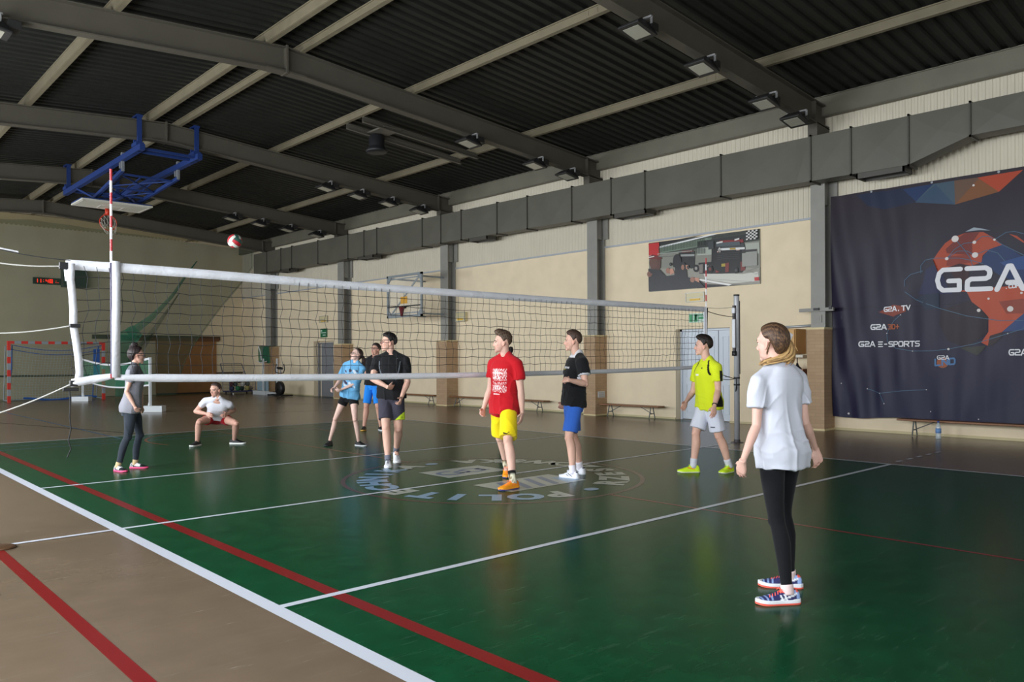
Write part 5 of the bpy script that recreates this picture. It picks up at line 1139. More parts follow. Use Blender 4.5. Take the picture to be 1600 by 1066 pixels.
class Body:
    def __init__(s, key, build=1.0):
        sex, hh, num = POSES[key]; num = np.array(num).reshape(-1,3); o = dict(zip(FIELDS, num)); o['sex'] = sex; o['h'] = hh; s.o = o
        s.sex = o['sex']; s.s = o['h']/1.78; s.N, s.P = o['neck'], o['pelvis']; s.L = np.linalg.norm(s.N-s.P); s.up = (s.N-s.P)/s.L; s.build = build
        s.cf = o['fwd']; s.cr = o['right']
        for k in 'LR': o['hip'+k] = s.P + (o['hip'+k]-s.P)*.88; o['sh'+k] = o['sh'+k] - s.up*.022*s.s
    def frame(s, t):
        t_ = min(1, max(0, t*1.3)); f = s.o['hipfwd']*(1-t_) + s.cf*t_; f = unit(f - s.up*(f@s.up)); return s.P + s.up*s.L*t, f, np.cross(f, s.up)
    def prof(s, t):
        p = PROF[s.sex]; return [np.interp(t, p[:,0], p[:,k])*s.s*(s.build if k < 3 else 1) for k in (1,2,3)]
    def local(s, co):
        """coordinates relative to the base of the neck: right, forward, up"""
        d = co - s.N; return d@s.cr, d@s.cf, d@s.up
    def torso(s, mb, infl=0.0, t0=-.20, t1=1.0, loose=0.0, n=16, top=None):
        rings = []
        for t in np.linspace(t0, t1, n):
            c, f, r = s.frame(t); hw, hd, fo = s.prof(max(t, -.12) if infl else t)
            if loose and t < .62:
                cw, chd, _ = s.prof(.66); k = min(1, (.62-t)/.3)*loose; hw = max(hw, hw+(cw-hw)*k); hd = max(hd, hd+(chd*.96-hd)*k)
            g = infl*(1 if t < .9 else .75) + (.014*min(1, max(0, (.30-t)/.25)) if loose else 0); rings.append(sell(c+f*fo, r, f, hw+g, hd+g))
        mb.loft(rings)
    def arm(s, mb, k, infl=0.0, upto=None, r_end=None, hand=True):
        o = s.o; S, E_, W = o['sh'+k], o['el'+k], o['wr'+k]; q = s.s*s.build*(1 if s.sex == 'm' else .80); sg = 1 if k == 'R' else -1
        base = s.N - s.up*.05*s.s + s.cr*sg*.07*s.s
        R1 = [(0,.060),(.25,.054),(.5,.048),(.8,.041),(1,.039)]
        if upto is None:
            pts = [base, base*.4+S*.6 + s.up*.008, S]; rr = [.05*q, .056*q, .060*q]
            for t, r_ in R1[1:]: pts.append(S+(E_-S)*t); rr.append(r_*q)
            for t, r_ in ((.12,.041),(.28,.042),(.55,.035),(.8,.028),(.95,.0245),(1.0,.024)): pts.append(E_+(W-E_)*t); rr.append(r_*q)
            mb.tube(pts, rr, seg=18); mb.sph(S, .058*q); mb.sph(E_, .0395*q, nu=14)
            mb.tube([s.N+s.up*.036*s.s-s.cf*.018, base+s.up*.006, S+s.up*.008], [.030*q,.040*q,.038*q], seg=14)
            if hand: s.hand(mb, k)
        else:
            e = r_end or .075*s.s; pts = [base, base*.35+S*.65]; rr = [.056*q+infl, .058*q+infl]
            m_ = 6
            for i in range(m_+1):
                t = upto*i/m_; pts.append(S+(E_-S)*t); rr.append((.058*q+infl)*(1-i/m_)+e*(i/m_))
            mb.tube(pts, rr, seg=22); mb.sph(S, .056*q+infl, nu=20, nv=14)
            mb.tube([s.N+s.up*.034*s.s-s.cf*.02, base+s.up*.014, S+s.up*.012], [.043*q+infl*.55,.05*q+infl,.045*q+infl], seg=14)
    def hand(s, mb, k):
        o = s.o; W, T = o['wr'+k], o['tip'+k]; d = unit(T-W); q = (o['h']/1.78)*(1 if s.sex == 'm' else .88); E_ = o['el'+k]
        cen = s.P + s.up*s.L*.35; n = cen-W; n = n - d*(n@d)
        n = n - s.cf*(n@s.cf)*.6 ; n = unit(n - d*(n@d)) if np.linalg.norm(n) > 1e-3 else unit(np.cross(d, s.cf))
        th = np.cross(d, n); ref = s.cf*.8 + s.up*.5
        if th@ref < 0: th = -th
        cu = s.curl.get(k, .35); sp = s.spread
        rings = []
        for t, w_, h_ in ((-.02,.026,.021),(.0,.027,.020),(.02,.033,.018),(.05,.041,.017),(.075,.043,.0155),(.093,.041,.013),(.10,.036,.010)):
            rings.append(sell(W+d*t*q, th, n, w_*q, h_*q, 16, 2.6))
        mb.loft(rings)
        for i, (off, ln, r_) in enumerate(((.031,.070,.0088),(.0105,.079,.0092),(-.0105,.073,.0088),(-.031,.057,.0078))):
            p = W + d*(.092-.006*abs(i-1.2))*q + th*off*q; dirv = unit(d + th*off*sp*6); pts = [p-d*.02*q, p]; rr = [r_*q*1.05, r_*q]; a = 0
            for seg_, fr in ((0,.45),(1,.3),(2,.25)):
                a += cu*(.75 if seg_ == 0 else 1.0)*(1+.12*(i-1)); dd = unit(dirv*math.cos(a)+n*math.sin(a)); p = p + dd*ln*fr*q; pts.append(p); rr.append(r_*q*(1-.11*(seg_+1)))
            mb.tube(pts, rr, seg=10); mb.sph(pts[-1], rr[-1]*.98, nu=10, nv=6)
        p = W + d*.022*q + th*.026*q + n*.006*q; dv = unit(d*.72+th*.62+n*.3); pts = [p-dv*.012*q, p+dv*.026*q]; p2 = p+dv*.038*q; dv2 = unit(dv + d*.35 + n*cu*.8); pts += [p2, p2+dv2*.030*q]
        mb.tube(pts, [.0135*q,.0125*q,.0108*q,.0082*q], seg=10); mb.sph(pts[-1], .008*q, nu=10, nv=6)
    def leg(s, mb, k, infl=0.0, upto=None, r_end=None, full=True):
        o = s.o; H, K, A = o['hip'+k], o['kn'+k], o['an'+k]; q = s.s*s.build*(1.0 if s.sex == 'm' else .97)
        fw = o['hipfwd']; back = -unit(fw - unit(A-K)*(fw@unit(A-K)))
        th = (.089,.083,.074,.062,.055) if s.sex == 'm' else (.090,.084,.073,.058,.050)
        if upto is None:
            pts = [H+s.up*.05, H-s.up*.02*0]; rr = [(th[0]-.008)*q+infl, th[0]*q+infl]
            for t, r_ in zip((.18,.45,.75,.95), th[1:]): pts.append(H+(K-H)*t + (-back)*.008*math.sin(math.pi*t)); rr.append(r_*q+infl)
            cf = (.052,.056,.057,.048,.038,.035) if s.sex == 'm' else (.047,.050,.051,.043,.034,.031)
            for t, r_ in zip((.06,.2,.34,.58,.85,1.0), cf): pts.append(K+(A-K)*t + back*.016*math.sin(math.pi*min(1,t*1.35))*s.s*(1 if t<.74 else 0)); rr.append(r_*q+infl)
            mb.tube(pts, rr, seg=20); mb.sph(K-back*.010, .047*q+infl, nu=16, nv=10)
            if full:
                fx = unit((o['toe'+k]-A)*V(1,1,0)); mb.tube([A-fx*.03-V(0,0,.03), A+fx*.03-V(0,0,.035), A+fx*.10-V(0,0,.055)], [.034*q,.034*q,.024*q], seg=12)
        else:
            e = r_end or .1*s.s; pts = [H+s.up*.03*s.s, H-s.up*.02]; rr = [(th[0]-.014)*q+min(infl,.006), (th[0]-.002)*q+min(infl,.010)]; m_ = 6
            for i in range(1, m_+1):
                t = upto*i/m_
                P_ = H-s.up*.02+(K-H+s.up*.02)*t if t <= 1 else K+(A-K)*(t-1)
                pts.append(P_); rr.append(((th[0]-.002)*q+min(infl,.010))*(1-i/m_)+e*(i/m_))
            mb.tube(pts, rr, seg=24)
def head_frame(b):
    o = b.o; f, u = o['headf'], o['headu']; u = unit(u); f = unit(f - u*(f@u)); r = np.cross(f, u); hs = (1.0 if b.sex == 'm' else .95)*(.55+.45*o['h']/1.78)
    C_ = o['head']; return C_, f, r, u, hs
def add_head(mb, b, beard=0):
    C_, f, r, u, hs = head_frame(b); X = lambda a, c, d: C_ + (f*a + r*c + u*d)*hs
    E_ = lambda a, c, d, ra, rc, rd, **kw: mb.ell(X(a,c,d), f*ra*hs, r*rc*hs, u*rd*hs, **kw)
    E_(-.012,0,.035,.098,.078,.086, nu=24, nv=16); E_(.024,0,-.020,.070,.063,.085, nu=22, nv=14)
    E_(.034,0,-.070,.054,.050,.042, nu=20); E_(.074,0,-.098,.020,.022,.018); E_(.068,0,.034,.022,.055,.024)
    E_(.079,.026,.020,.012,.024,.009); E_(.079,-.026,.020,.012,.024,.009)
    for sg in (1,-1):
        E_(.055,sg*.038,-.022,.024,.019,.020); E_(.096,sg*.011,-.034,.011,.009,.008)
        c = X(-.008, sg*.077, -.012); mb.ell(c, unit(f*.92-r*sg*.30)*.0165*hs, unit(r*sg*.92+f*.30)*.008*hs, unit(u+f*-.18)*.029*hs)
        mb.ell(X(-.002, sg*.078, -.034), f*.010*hs, r*.007*hs, u*.011*hs)
    mb.tube([X(.084,0,.020), X(.096,0,-.004), X(.109,0,-.027), X(.101,0,-.036)], [.0095*hs,.0105*hs,.0125*hs,.010*hs], seg=12)
    E_(.085,0,-.060,.012,.022,.0065); E_(.083,0,-.071,.013,.019,.0075)
    # neck
    q = 1.0 if b.sex == 'm' else .84
    mb.tube([X(-.020,0,-.02), X(-.022,0,-.075), b.N*.55+X(-.02,0,-.1)*.45, b.N - b.cf*.010 + b.up*.01, b.N - b.cf*.006 - b.up*.04], [.058*q*hs,.055*q*hs,.055*q*hs,.058*q*hs,.050*q*hs], seg=20)
    if b.sex == 'm': mb.sph(b.N*.5+X(.012,0,-.1)*.5 , .03*hs)
def skin_colour(b, tone):
    C_, f, r, u, hs = head_frame(b); base = lin(tone)
    def fn(co):
        n = len(co); c = np.tile(base, (n,1)); d = (co-C_)/hs; a, s_, z = d@f, d@r, d@u
        face = (np.abs(z) < .14) & (np.abs(s_) < .1) & (np.abs(a) < .14)
        g = lambda A, B, D, ra, rb, rd: np.exp(-(((a-A)/ra)**2+((np.abs(s_)-B)/rb)**2+((z-D)/rd)**2))
        def tint(wt, k):
            nonlocal c
            c = c*(1+wt[:,None]*(np.array(k)-1))
        lips = face & (a > .084) & (np.abs(s_) < .022) & (z < -.052) & (z > -.078)
        tint(1.0*lips, (.88,.66,.66)); tint(g(.075,.042,-.03,.04,.022,.025)*face, (1.03,.90,.89)); tint(g(-.005,.08,-.012,.04,.012,.04)*face, (1.03,.86,.84)); tint(g(.11,.0,-.03,.02,.014,.018)*face, (1.02,.88,.86)); tint(g(.08,.031,.006,.012,.018,.012)*face, (.80,.74,.72))
        if b.stubble is not None: tint(np.clip((-.045-z)/.02,0,1)*face*(a > -.01)*(~lips)*np.clip((z+.125)/.015,0,1), b.stubble)
        for k in 'LR':
            dt = np.linalg.norm(co-b.o['tip'+k], axis=1); tint(np.exp(-(dt/.08)**2), (1.03,.88,.86))
            dk = np.linalg.norm(co-b.o['kn'+k], axis=1); tint(np.exp(-(dk/.06)**2), (1.0,.90,.88))
        mott = .04*np.sin(co@np.array([31,17,23.])) + .03*np.sin(co@np.array([-47,53,29.])); return c*(1+mott)[:,None]
    return fn
HL = {'m': ([0,30,55,72,84,98,112,128,150,180],[37,35,27,6,-18,-8,2,-30,-46,-50]), 'f': ([0,30,55,72,84,98,112,128,150,180],[46,42,30,12,-2,-6,-26,-56,-66,-68])}
def hair_cap(b, root, col, top=.02, side=.010, quiff=0., rough=.006, hl=None, streak=.25, col2=None, back=None, seed=1):
    C_, f, r, u, hs = head_frame(b); ax, ay = HL[hl or b.sex]; NP, NE = 96, 26; rs = np.random.RandomState(seed); ph = rs.rand(8)*6.28
    vs = []
    for j in range(NE):
        v = j/(NE-1)
        for i in range(NP):
            p = 2*math.pi*i/NP; pa = abs((math.degrees(p)+180)%360-180); e0 = np.interp(pa, ax, ay) + 2.0*math.sin(i*2.7+ph[0])
            e = math.radians(e0 + (90-e0)*v**1.15); d = V(math.cos(e)*math.cos(p), math.cos(e)*math.sin(p), math.sin(e))
            rz = .088+(.058*max(0, -d[2]) if (hl or b.sex) == 'f' else 0); rad = 1/math.sqrt((d[0]/.100)**2+(d[1]/.080)**2+(d[2]/rz)**2)
            tp = max(0, math.sin(e)); th = side+(top-side)*tp**1.2
            if quiff: th += quiff*max(0, math.cos(p))**2*max(0, math.cos(e))*tp*2.2
            if back and pa > 110: th += back*max(0, math.cos(e))*(1-v)
            edge = min(1, v*(3.0 if pa > 100 else 6)); edge = edge*edge*(3-2*edge) if pa > 100 else edge; th = -.005 + (th+.005)*edge**.7
            th += rough*edge*(math.sin(p*23+9*e+ph[1])*.5 + math.sin(p*41-5*e+ph[2])*.35 + (rs.rand()-.5)*.8)*(.3+.7*tp)
            q = d*(rad+th); vs.append(C_ + (f*(q[0]-.012) + r*q[1] + u*(q[2]+.035))*hs)
    mb = MB(); mb.add(vs, [(j*NP+i, j*NP+(i+1)%NP, (j+1)*NP+(i+1)%NP, (j+1)*NP+i) for j in range(NE-1) for i in range(NP)])
    mb.add([vs[(NE-1)*NP+i] for i in range(NP)], [tuple(range(NP))])
    c1, c2 = lin(col), lin(col2 or col)
    def fn(co):
        d = co-C_; p = np.arctan2(d@r, d@u-.02); e = d@f; k = .5+.5*np.sin(p*31+4*np.sin(e*18)+ph[3])*np.sin(p*13+e*9+ph[4]); k = (np.clip(k, 0, 1)**2)[:,None]
        return c1*(1-k*.9)+ (c2 if col2 else c1*(1+streak*3))*k*.9
    return dyed(mb, 'hair', m_hair, root, fn)
def strands(name, b, root, path, width, n, c1, c2, r0=.008, seed=1, flat=1.0, parent=None):
    """a bundle of locks along a path given in world space; width tapers along it"""
    rs = np.random.RandomState(seed); mb = MB(); path = [V(*p) for p in path]; m_ = len(path); cols = []
    T = np.linspace(0, m_-1, 4*(m_-1)+1); base = [np.array([np.interp(t, range(m_), [p[k] for p in path]) for k in range(3)]) for t in T]
    for _ in range(2): base = [base[0]] + [(base[i-1]+2*base[i]+base[i+1])/4 for i in range(1, len(base)-1)] + [base[-1]]
    for i in range(n):
        a = rs.rand()*6.28; rr = math.sqrt(rs.rand()); ph = rs.rand()*6.28; cut = 1-.22*rs.rand(); pts = []; rad = []
        off = V(math.cos(a)*rr, math.sin(a)*rr*flat, (rs.rand()-.5)*.8*rr)
        for j, c in enumerate(base):
            t = j/(len(base)-1)
            if t > cut: break
            w_ = np.interp(t, np.linspace(0,1,len(width)), width); pts.append(c + off*w_ + V(1,1,.5)*.004*math.sin(t*7+ph)); rad.append(r0*(1-.75*max(0,(t-.55)/.45))*(.7+.6*math.sin(min(1,t*5)*1.57)))
        mb.tube(pts, rad, seg=6); nv = len(pts)*6; k = rs.rand(); cols += [(lin(c1)*(1-k)+lin(c2)*k)]*nv
    cols = np.array(cols)
    return dyed(mb, name, m_hair, root, lambda co: cols if len(co) == len(cols) else np.tile(lin(c1),(len(co),1)))
def eyes_brows(b, root, brow, glasses=None):
    C_, f, r, u, hs = head_frame(b); X = lambda a, c, d: C_ + (f*a + r*c + u*d)*hs
    for sg in (1,-1):
        mb = MB(); mb.ell(X(.0765,sg*.031,.003), f*.0085*hs, r*.0118*hs, u*.0058*hs, 0, 14, 10); mb.ell(X(.0840,sg*.030,.003), f*.0022*hs, r*.0055*hs, u*.0052*hs, 1, 12, 8)
        mb.tube([X(.086,sg*.019,.0085), X(.0885,sg*.031,.0125), X(.082,sg*.043,.008)], .0022*hs, 1, 6)
        under(mb.build('eye', [m_eyew, m_iris], None, True), root)
        mb = MB(); mb.tube([X(.092,sg*.014,.023), X(.0925,sg*.028,.028), X(.080,sg*.047,.023)], [.0035*hs,.0042*hs,.0022*hs], seg=6); dyed(mb, 'eyebrow', m_hair, root, brow)
    if glasses:
        mb = MB()
        for sg in (1,-1):
            mb.tube([X(.103+.004*math.cos(t)*0, sg*(.033+.025*math.cos(t)), .000+.018*math.sin(t)) for t in np.linspace(0,2*math.pi,18)[:-1]], .0022, close=True, seg=6)
            mb.tube([X(.101,sg*.058,.006), X(.05,sg*.078,.004), X(-.010,sg*.086,.004), X(-.022,sg*.086,-.016)], .0022, seg=6)
        mb.tube([X(.104,-.009,.004), X(.107,0,.007), X(.104,.009,.004)], .0022, seg=6)
        g = under(mb.build('glasses', mat('glasses_'+glasses, {'dark':(26,24,26),'red':(120,40,52)}[glasses], .35), None, True), root)
def shoe(b, root, k, sole, upper, lace, accent=None, size=1.0, sock=None, sock_top=.15, sole_h=.026, accent_fn=None, band=None):
    o = b.o; A = o['an'+k]; q = b.s*size*(1 if b.sex == 'm' else .95); fx = unit((o['toe'+k]-A)*V(1,1,0)); fy = V(-fx[1], fx[0], 0); fz = V(0,0,1)
    pit = math.asin(min(.9, max(0, (A[2]-.088*b.s))/(.15*q))) if A[2] > .1*b.s else 0.0
    org = V(A[0], A[1], 0); bx = .13*q
    def M(x, y, z):
        x, y, z = x*q, y*q, z*q
        if pit and x < bx:
            dx = x-bx; x, z = bx + dx*math.cos(pit) + z*math.sin(pit), z*math.cos(pit) - dx*math.sin(pit)
            return org + fx*(x - (bx - .13*q*math.cos(pit))*1.0) + fy*y + fz*z if False else org + fx*(x-bx*(1-math.cos(pit))) + fy*y + fz*z
        return org + fx*(x-(bx*(1-math.cos(pit)) if pit else 0)) + fy*y + fz*z
    P_ = [(-.080,.016,.050),(-.072,.028,.078),(-.055,.034,.092),(-.03,.037,.094),(0,.038,.092),(.03,.039,.088),(.06,.041,.076),(.09,.045,.063),(.12,.048,.054),(.15,.047,.047),(.175,.041,.041),(.193,.030,.034),(.203,.014,.027)]
    side = -1 if k == 'R' else 1
    P0 = np.array(P_); xs_ = np.concatenate([np.linspace(-.080,-.06,6), np.linspace(-.055,.17,40), np.linspace(.176,.203,8)]); P_ = [(x, np.interp(x,P0[:,0],P0[:,1]), np.interp(x,P0[:,0],P0[:,2])) for x in xs_]
    P_ = [P_[0]]+[(P_[i][0],)+tuple((P_[i-1][c]+2*P_[i][c]+P_[i+1][c])/4 for c in (1,2)) for i in range(1,len(P_)-1)]+[P_[-1]]
    mb = MB(); rings = []
    for x, w_, h_ in P_:
        cy = -.006*side*math.sin(max(0,x)*9); ring = []
        for j in range(33):
            t = math.pi*j/32; ring.append(M(x, cy+w_*math.copysign(abs(math.cos(t))**.7, math.cos(t)), sole_h*.6+(h_-sole_h*.6)*abs(math.sin(t))**.75))
        rings.append(ring)
    mb.loft(rings, closed=True)
    ws = [(-.086,.012)]+[(x,w_+.004) for x, w_, _ in P_]+[(.210,.010)]
    def col(co):
        d = co-org; x = d@fx/q; y = d@fy/q; z = d[:,2]/q; c = np.tile(lin(upper), (len(co),1))
        if accent_fn: accent_fn(c, x, y*side, z)
        elif accent is not None: m_ = (np.abs((x-.03)*1.2-(z-.03)*.9) < .012) & (z < .08) | (x < -.06); c[m_] = lin(accent)
        return c
    u_ = dyed(mb, 'shoe', m_shoe, root, col)
    if accent_fn or accent is not None:
        pass
    mb = MB(); out = [(x, -.006*side*math.sin(max(0,x)*9)+w_) for x, w_ in ws] + [(x, -.006*side*math.sin(max(0,x)*9)-w_) for x, w_ in ws[::-1]]
    lo = [M(x, y*.95, .0+.006*max(0,(x-.15)/.06)) for x, y in out]; hi = [M(x, y, sole_h+.008*max(0,(x-.13)/.08)+.004*(x < -.03)) for x, y in out]; md = [M(x, y*1.02, sole_h*.5+.006*max(0,(x-.15)/.06)) for x, y in out]
    base_c = sole if isinstance(sole, tuple) and not isinstance(sole[0], tuple) else sole[0]; low_c = base_c if base_c is sole else sole[1]
    mb.loft([lo, md, hi]); so_ = mb.build('sole', mat('sole_%d_%d_%d' % base_c, base_c, .6), None, bevel=.004); so_.parent = u_
    if low_c is not base_c:
        mb = MB(); mb.loft([[p-V(0,0,0) for p in [M(x, y*1.0, .0+.006*max(0,(x-.15)/.06)) for x, y in out]], [M(x, y*1.03, .011+.008*max(0,(x-.13)/.08)) for x, y in out]]); t_ = mb.build('outsole', mat('sole_%d_%d_%d' % low_c, low_c, .6), None); t_.parent = u_
    mb = MB()
    for i in range(5):
        x = .045+.018*i; h_ = np.interp(x, [p[0] for p in P_], [p[2] for p in P_]); mb.tube([M(x-.004,-.022,h_-.008), M(x,0,h_+.004), M(x+.010,.022,h_-.008)], .0035*q, seg=5)
    for sg in (1,-1): mb.tube([M(.045,0,.088), M(.05,sg*.02,.097), M(.058,sg*.03,.082)], .003*q, seg=5)
    mb.tube([M(.02,-.016,.09), M(.012,0,.112), M(.02,.016,.09)], .006*q, seg=6)
    l_ = mb.build('laces', mat('lace_%d_%d_%d' % lace, lace, .7), None, True); l_.parent = u_
    if band: # wide reflective strip over the instep
        mb = MB(); rg = []
        for x in (.035,.05,.065,.08,.095):
            h_ = np.interp(x, [p[0] for p in P_], [p[2] for p in P_])+.004; w_ = np.interp(x, [p[0] for p in P_], [p[1] for p in P_])+.003
            rg.append([M(x, w_*math.copysign(abs(math.cos(t))**.7, math.cos(t)), .03+(h_-.03)*abs(math.sin(t))**.75) for t in np.linspace(.1,math.pi-.1,13)])
        mb.loft(rg, closed=False, cap=False); t_ = mb.build('instep_strap', mat('strap_%d_%d_%d' % band, band, .25, spec=.8), None, True); t_.parent = u_
    if sock:
        K = o['kn'+k]; mb = MB(); up_ = unit(K-A); kk = (1 if b.sex == 'm' else .88)*b.s
        hts = np.linspace(-.03, sock_top-.085, 6); mb.tube([A+up_*h for h in hts], [(.043+.002*i*.3)*kk for i in range(6)], seg=18)
        sc = sock if callable(sock) else (lambda co: np.tile(lin(sock), (len(co),1))); dyed(mb, 'sock', m_cloth, root, sc)
def folds(b, amp=.004, seed=0):
    rs = np.random.RandomState(seed); ph = rs.rand(12)*6.28; K_ = rs.randn(6,3)*V(11,11,6)
    def ridge(a): return (1-np.abs(np.sin(a)))**2
    def fn(co, no):
        x, y, z = b.local(co); q = np.stack([x,y,z],1); d = np.zeros(len(co)); wp = .8*np.sin(q@K_[4]+ph[6])+.6*np.sin(q@K_[5]*1.7+ph[7])
        for k in range(3): d += amp*.5*np.sin(q@K_[k]+ph[k]+wp)
        th = np.arctan2(y, x); low = np.clip((-.16-z)/.3, 0, 1)
        d += amp*1.5*low*(ridge(th*3.5+ph[3]+wp*.8+z*2)-.35)                                   # long hanging folds
        side = np.clip((np.abs(x)-.05)/.08, 0, 1)
        d += amp*1.3*side*np.exp(-((z+.24)/.12)**2)*(ridge((z*1.0+np.abs(x)*1.3)*24+ph[4]+wp)-.35) # pulled from the armpits
        d += amp*1.1*np.exp(-((z+.46)/.08)**2)*(ridge(z*42+th*1.5+ph[5]+wp*1.4)-.35)           # bunched at the waist
        return d
    return fn
def tshirt(b, root, colour, infl=.018, hem=-.13, loose=.8, sleeve=.58, send=None, amp=.004, seed=0, name='t_shirt', sl2=None, top=.985):
    mb = MB(); b.torso(mb, infl, hem, top, loose, 18)
    if hem < -.08:
        for k in 'LR':   # the hem drapes over the thighs
            H, K = b.o['hip'+k], b.o['kn'+k]; t_ = min(.34, -hem*b.L*1.0/np.linalg.norm(K-H)); r_ = (.089*b.s*b.build if b.sex == 'm' else .087*b.s*b.build)+infl*.6+.012
            mb.tube([H+b.up*.10, H+b.up*.02, H+(K-H)*t_*.5, H+(K-H)*t_], [r_*.8, r_, r_, r_*.99], seg=24)
    for k in 'LR': b.arm(mb, k, infl*.75, (sl2 or {}).get(k, sleeve), send or (.072 if b.sex == 'm' else .060)*b.s)
    return finish(mb, name, m_cloth, root, .0075, 8, colour, folds(b, amp, seed))
def shorts(b, root, colour, infl=.016, upto=.8, rend=.1, waist=.14, name='shorts', amp=.003, seed=3):
    mb = MB(); b.torso(mb, min(infl, .006), -.16, waist, 0, 8)
    for k in 'LR': b.leg(mb, k, infl, upto, rend*b.s)
    return finish(mb, name, m_cloth, root, .0075, 3, colour, folds(b, amp, seed))
def person(key, label, tone, build=1.0, curl=None, stubble=None, spread=.25):
    b = Body(key, build); b.curl = curl or {}; b.stubble = stubble; b.spread = spread
    base = (b.o['anL']+b.o['anR'])/2*V(1,1,0); root = empty('person', tuple(base), label, 'person')
    mb = MB(); b.torso(mb, 0, -.13)
    for k in 'LR': b.arm(mb, k); b.leg(mb, k)
    add_head(mb, b); finish(mb, 'body', m_skin, root, .0052, 2, skin_colour(b, tone), fac=.45)
    return b, root
RV, TV = V(.733,-.680,0), -V(.680,.733,0)          # across the view, and towards it
SKIN = (214,170,150)

# 1 ---- young woman nearest the camera, seen from behind
b, root = person('girl_white', 'woman in white t-shirt and black leggings with blonde ponytail, nearest the camera', (218,176,160), .93, {'L':.22,'R':.55})
mb = MB(); b.torso(mb, .005, -.2, .25, 0, 8)
for k in 'LR': b.leg(mb, k, .005, 1.93, .036)
mb2 = MB(); b.torso(mb2, .005, -.2, .22, 0, 8)
for k in 'LR': b.leg(mb2, k, .0055, full=False)
def legg(co): return np.tile(lin((20,20,24)), (len(co),1))
finish(mb2, 'leggings', m_cloth, root, .0065, 2, legg)
tshirt(b, root, (200,203,214), .022, -.20, .95, .60, .066, .0075, 11)
hair_cap(b, root, (44,31,27), .016, .012, rough=.002, streak=.3, col2=(138,104,74), back=.004, seed=3)
C_ = b.o['head']; pp_ = [C_+RV*a+V(0,0,c)+TV*t for a, c, t in ((.055,.035,-.01),(.085,.02,.0),(.098,-.025,.01),(.085,-.065,.03),(.045,-.095,.05),(-.01,-.108,.06),(-.06,-.118,.06),(-.10,-.135,.055))]
strands('ponytail', b, root, pp_, [.012,.024,.036,.042,.042,.034,.024,.012], 170, (104,72,46), (214,176,118), .0048, 5)
pp_ = [C_+RV*a+V(0,0,c)+TV*t for a, c, t in ((.075,.03,.0),(.105,-.01,.0),(.108,-.06,.0),(.09,-.10,.02),(.07,-.135,.03))]
strands('ponytail_ends', b, root, pp_, [.012,.026,.036,.038,.03], 110, (120,86,54), (206,168,110), .0045, 9)
pp_ = [C_+RV*a+V(0,0,c)+TV*t for a, c, t in ((-.035,.01,.07),(-.05,-.035,.075),(-.055,-.08,.07))]
strands('loose_lock', b, root, pp_, [.004,.007,.008], 9, (70,48,38), (150,112,80), .0016, 2)
mb = MB(); c = C_+RV*.068+V(0,0,.032); mb.tube([c+ (V(0,0,1)*math.cos(t)+TV*math.sin(t))*.017 for t in np.linspace(0,6.283,15)[:-1]], .008, close=True, seg=8); dyed(mb, 'hair_tie', m_cloth, root, (200,150,176))
mb = MB(); mb.obox(C_+RV*.098+V(0,0,.045), RV*.022+V(0,0,-.012), TV*.012, V(0,0,.022)+RV*.01); dyed(mb, 'hair_clip', m_cloth, root, (236,234,238))
eyes_brows(b, root, (70,50,40))
def asics(c, x, y, z):
    nv, lb, wh_, co_ = lin((44,46,96)), lin((150,176,226)), lin((236,238,244)), lin((250,104,88))
    c[:] = nv; c[(x > .10) & (np.sin(x*230) > .35) & (z > .035) & (z < .062)] = lb*.8; c[(x < -.02) & (z > .055) & (np.abs(z-.075-.3*(x+.05)) < .012)] = lb; c[(x < -.045) & (z > .078)] = co_; c[(np.abs(x+.06) < .016) & (z < .07) & (z > .035)] = lb
    c[(np.abs(z-.045-.35*(x-.02)*-1) < .006) & (x > -.05) & (x < .07)] = wh_; c[(np.abs(x-.025-.4*(z-.045)) < .006) & (z < .068)] = wh_; c[(np.abs(x-.052-.4*(z-.045)) < .006) & (z < .064)] = wh_; c[(x > .02) & (x < .06) & (z > .075)] = co_
for k in 'LR': shoe(b, root, k, ((236,238,244),(250,100,84)), (44,46,96), (252,104,88), sock=(232,206,204), sock_top=.115, size=1.02, sole_h=.032, accent_fn=asics)

# 2 ---- man in yellow
b, root = person('man_yellow', 'man in lime yellow shirt and white shorts standing by the far net post', SKIN, 1.0, {'L':.35,'R':.25})
def c_y(co):
    x, y, z = b.local(co); c = np.tile(lin((214,226,40)), (len(co),1)); ax_ = np.abs(x)
    c[(np.abs(y-.0+.35*(z+.30)*0) < .024+.04*np.clip((-z-.35)/.2,0,1)) & (z < -.14) & (z > -.60) & (ax_ > .12)] = lin((24,24,22))
    c[(y > -.02) & (np.abs(ax_-.115+.35*(z+.08)) < .011) & (z < -.0) & (z > -.19)] = lin((24,24,22))
    lg = (y > .05) & (np.abs(x-.05) < .032) & (np.abs(z+.185) < .009); c[lg] = lin((244,244,236)); c[(y > .05) & (np.abs(x+.03) < .011) & (np.abs(z+.10) < .010)] = lin((70,80,40)); return c
tshirt(b, root, c_y, .020, -.17, .8, .60, .072, .005, 5)
def c_ws(co):
    c = np.tile(lin((212,214,226)), (len(co),1)); o = b.o; K = o['knL']; d = co-K; lf = o['hipfwd']; rt = np.cross(lf, V(0,0,1)); c[(np.abs(d@rt+.03) < .03) & (np.abs(d[:,2]-.12) < .007) & (d@lf > .03)] = lin((50,54,70)); return c
shorts(b, root, c_ws, .020, .84, .105, seed=8)
hair_cap(b, root, (34,27,24), .034, .014, quiff=.018, rough=.006, seed=5, back=.006)
eyes_brows(b, root, (36,28,24))
def volt(c, x, y, z): c[:] = lin((206,240,34)); c[(np.abs(z-.045-.25*x) < .006) & (x > -.01) & (x < .08)] = lin((240,130,40))
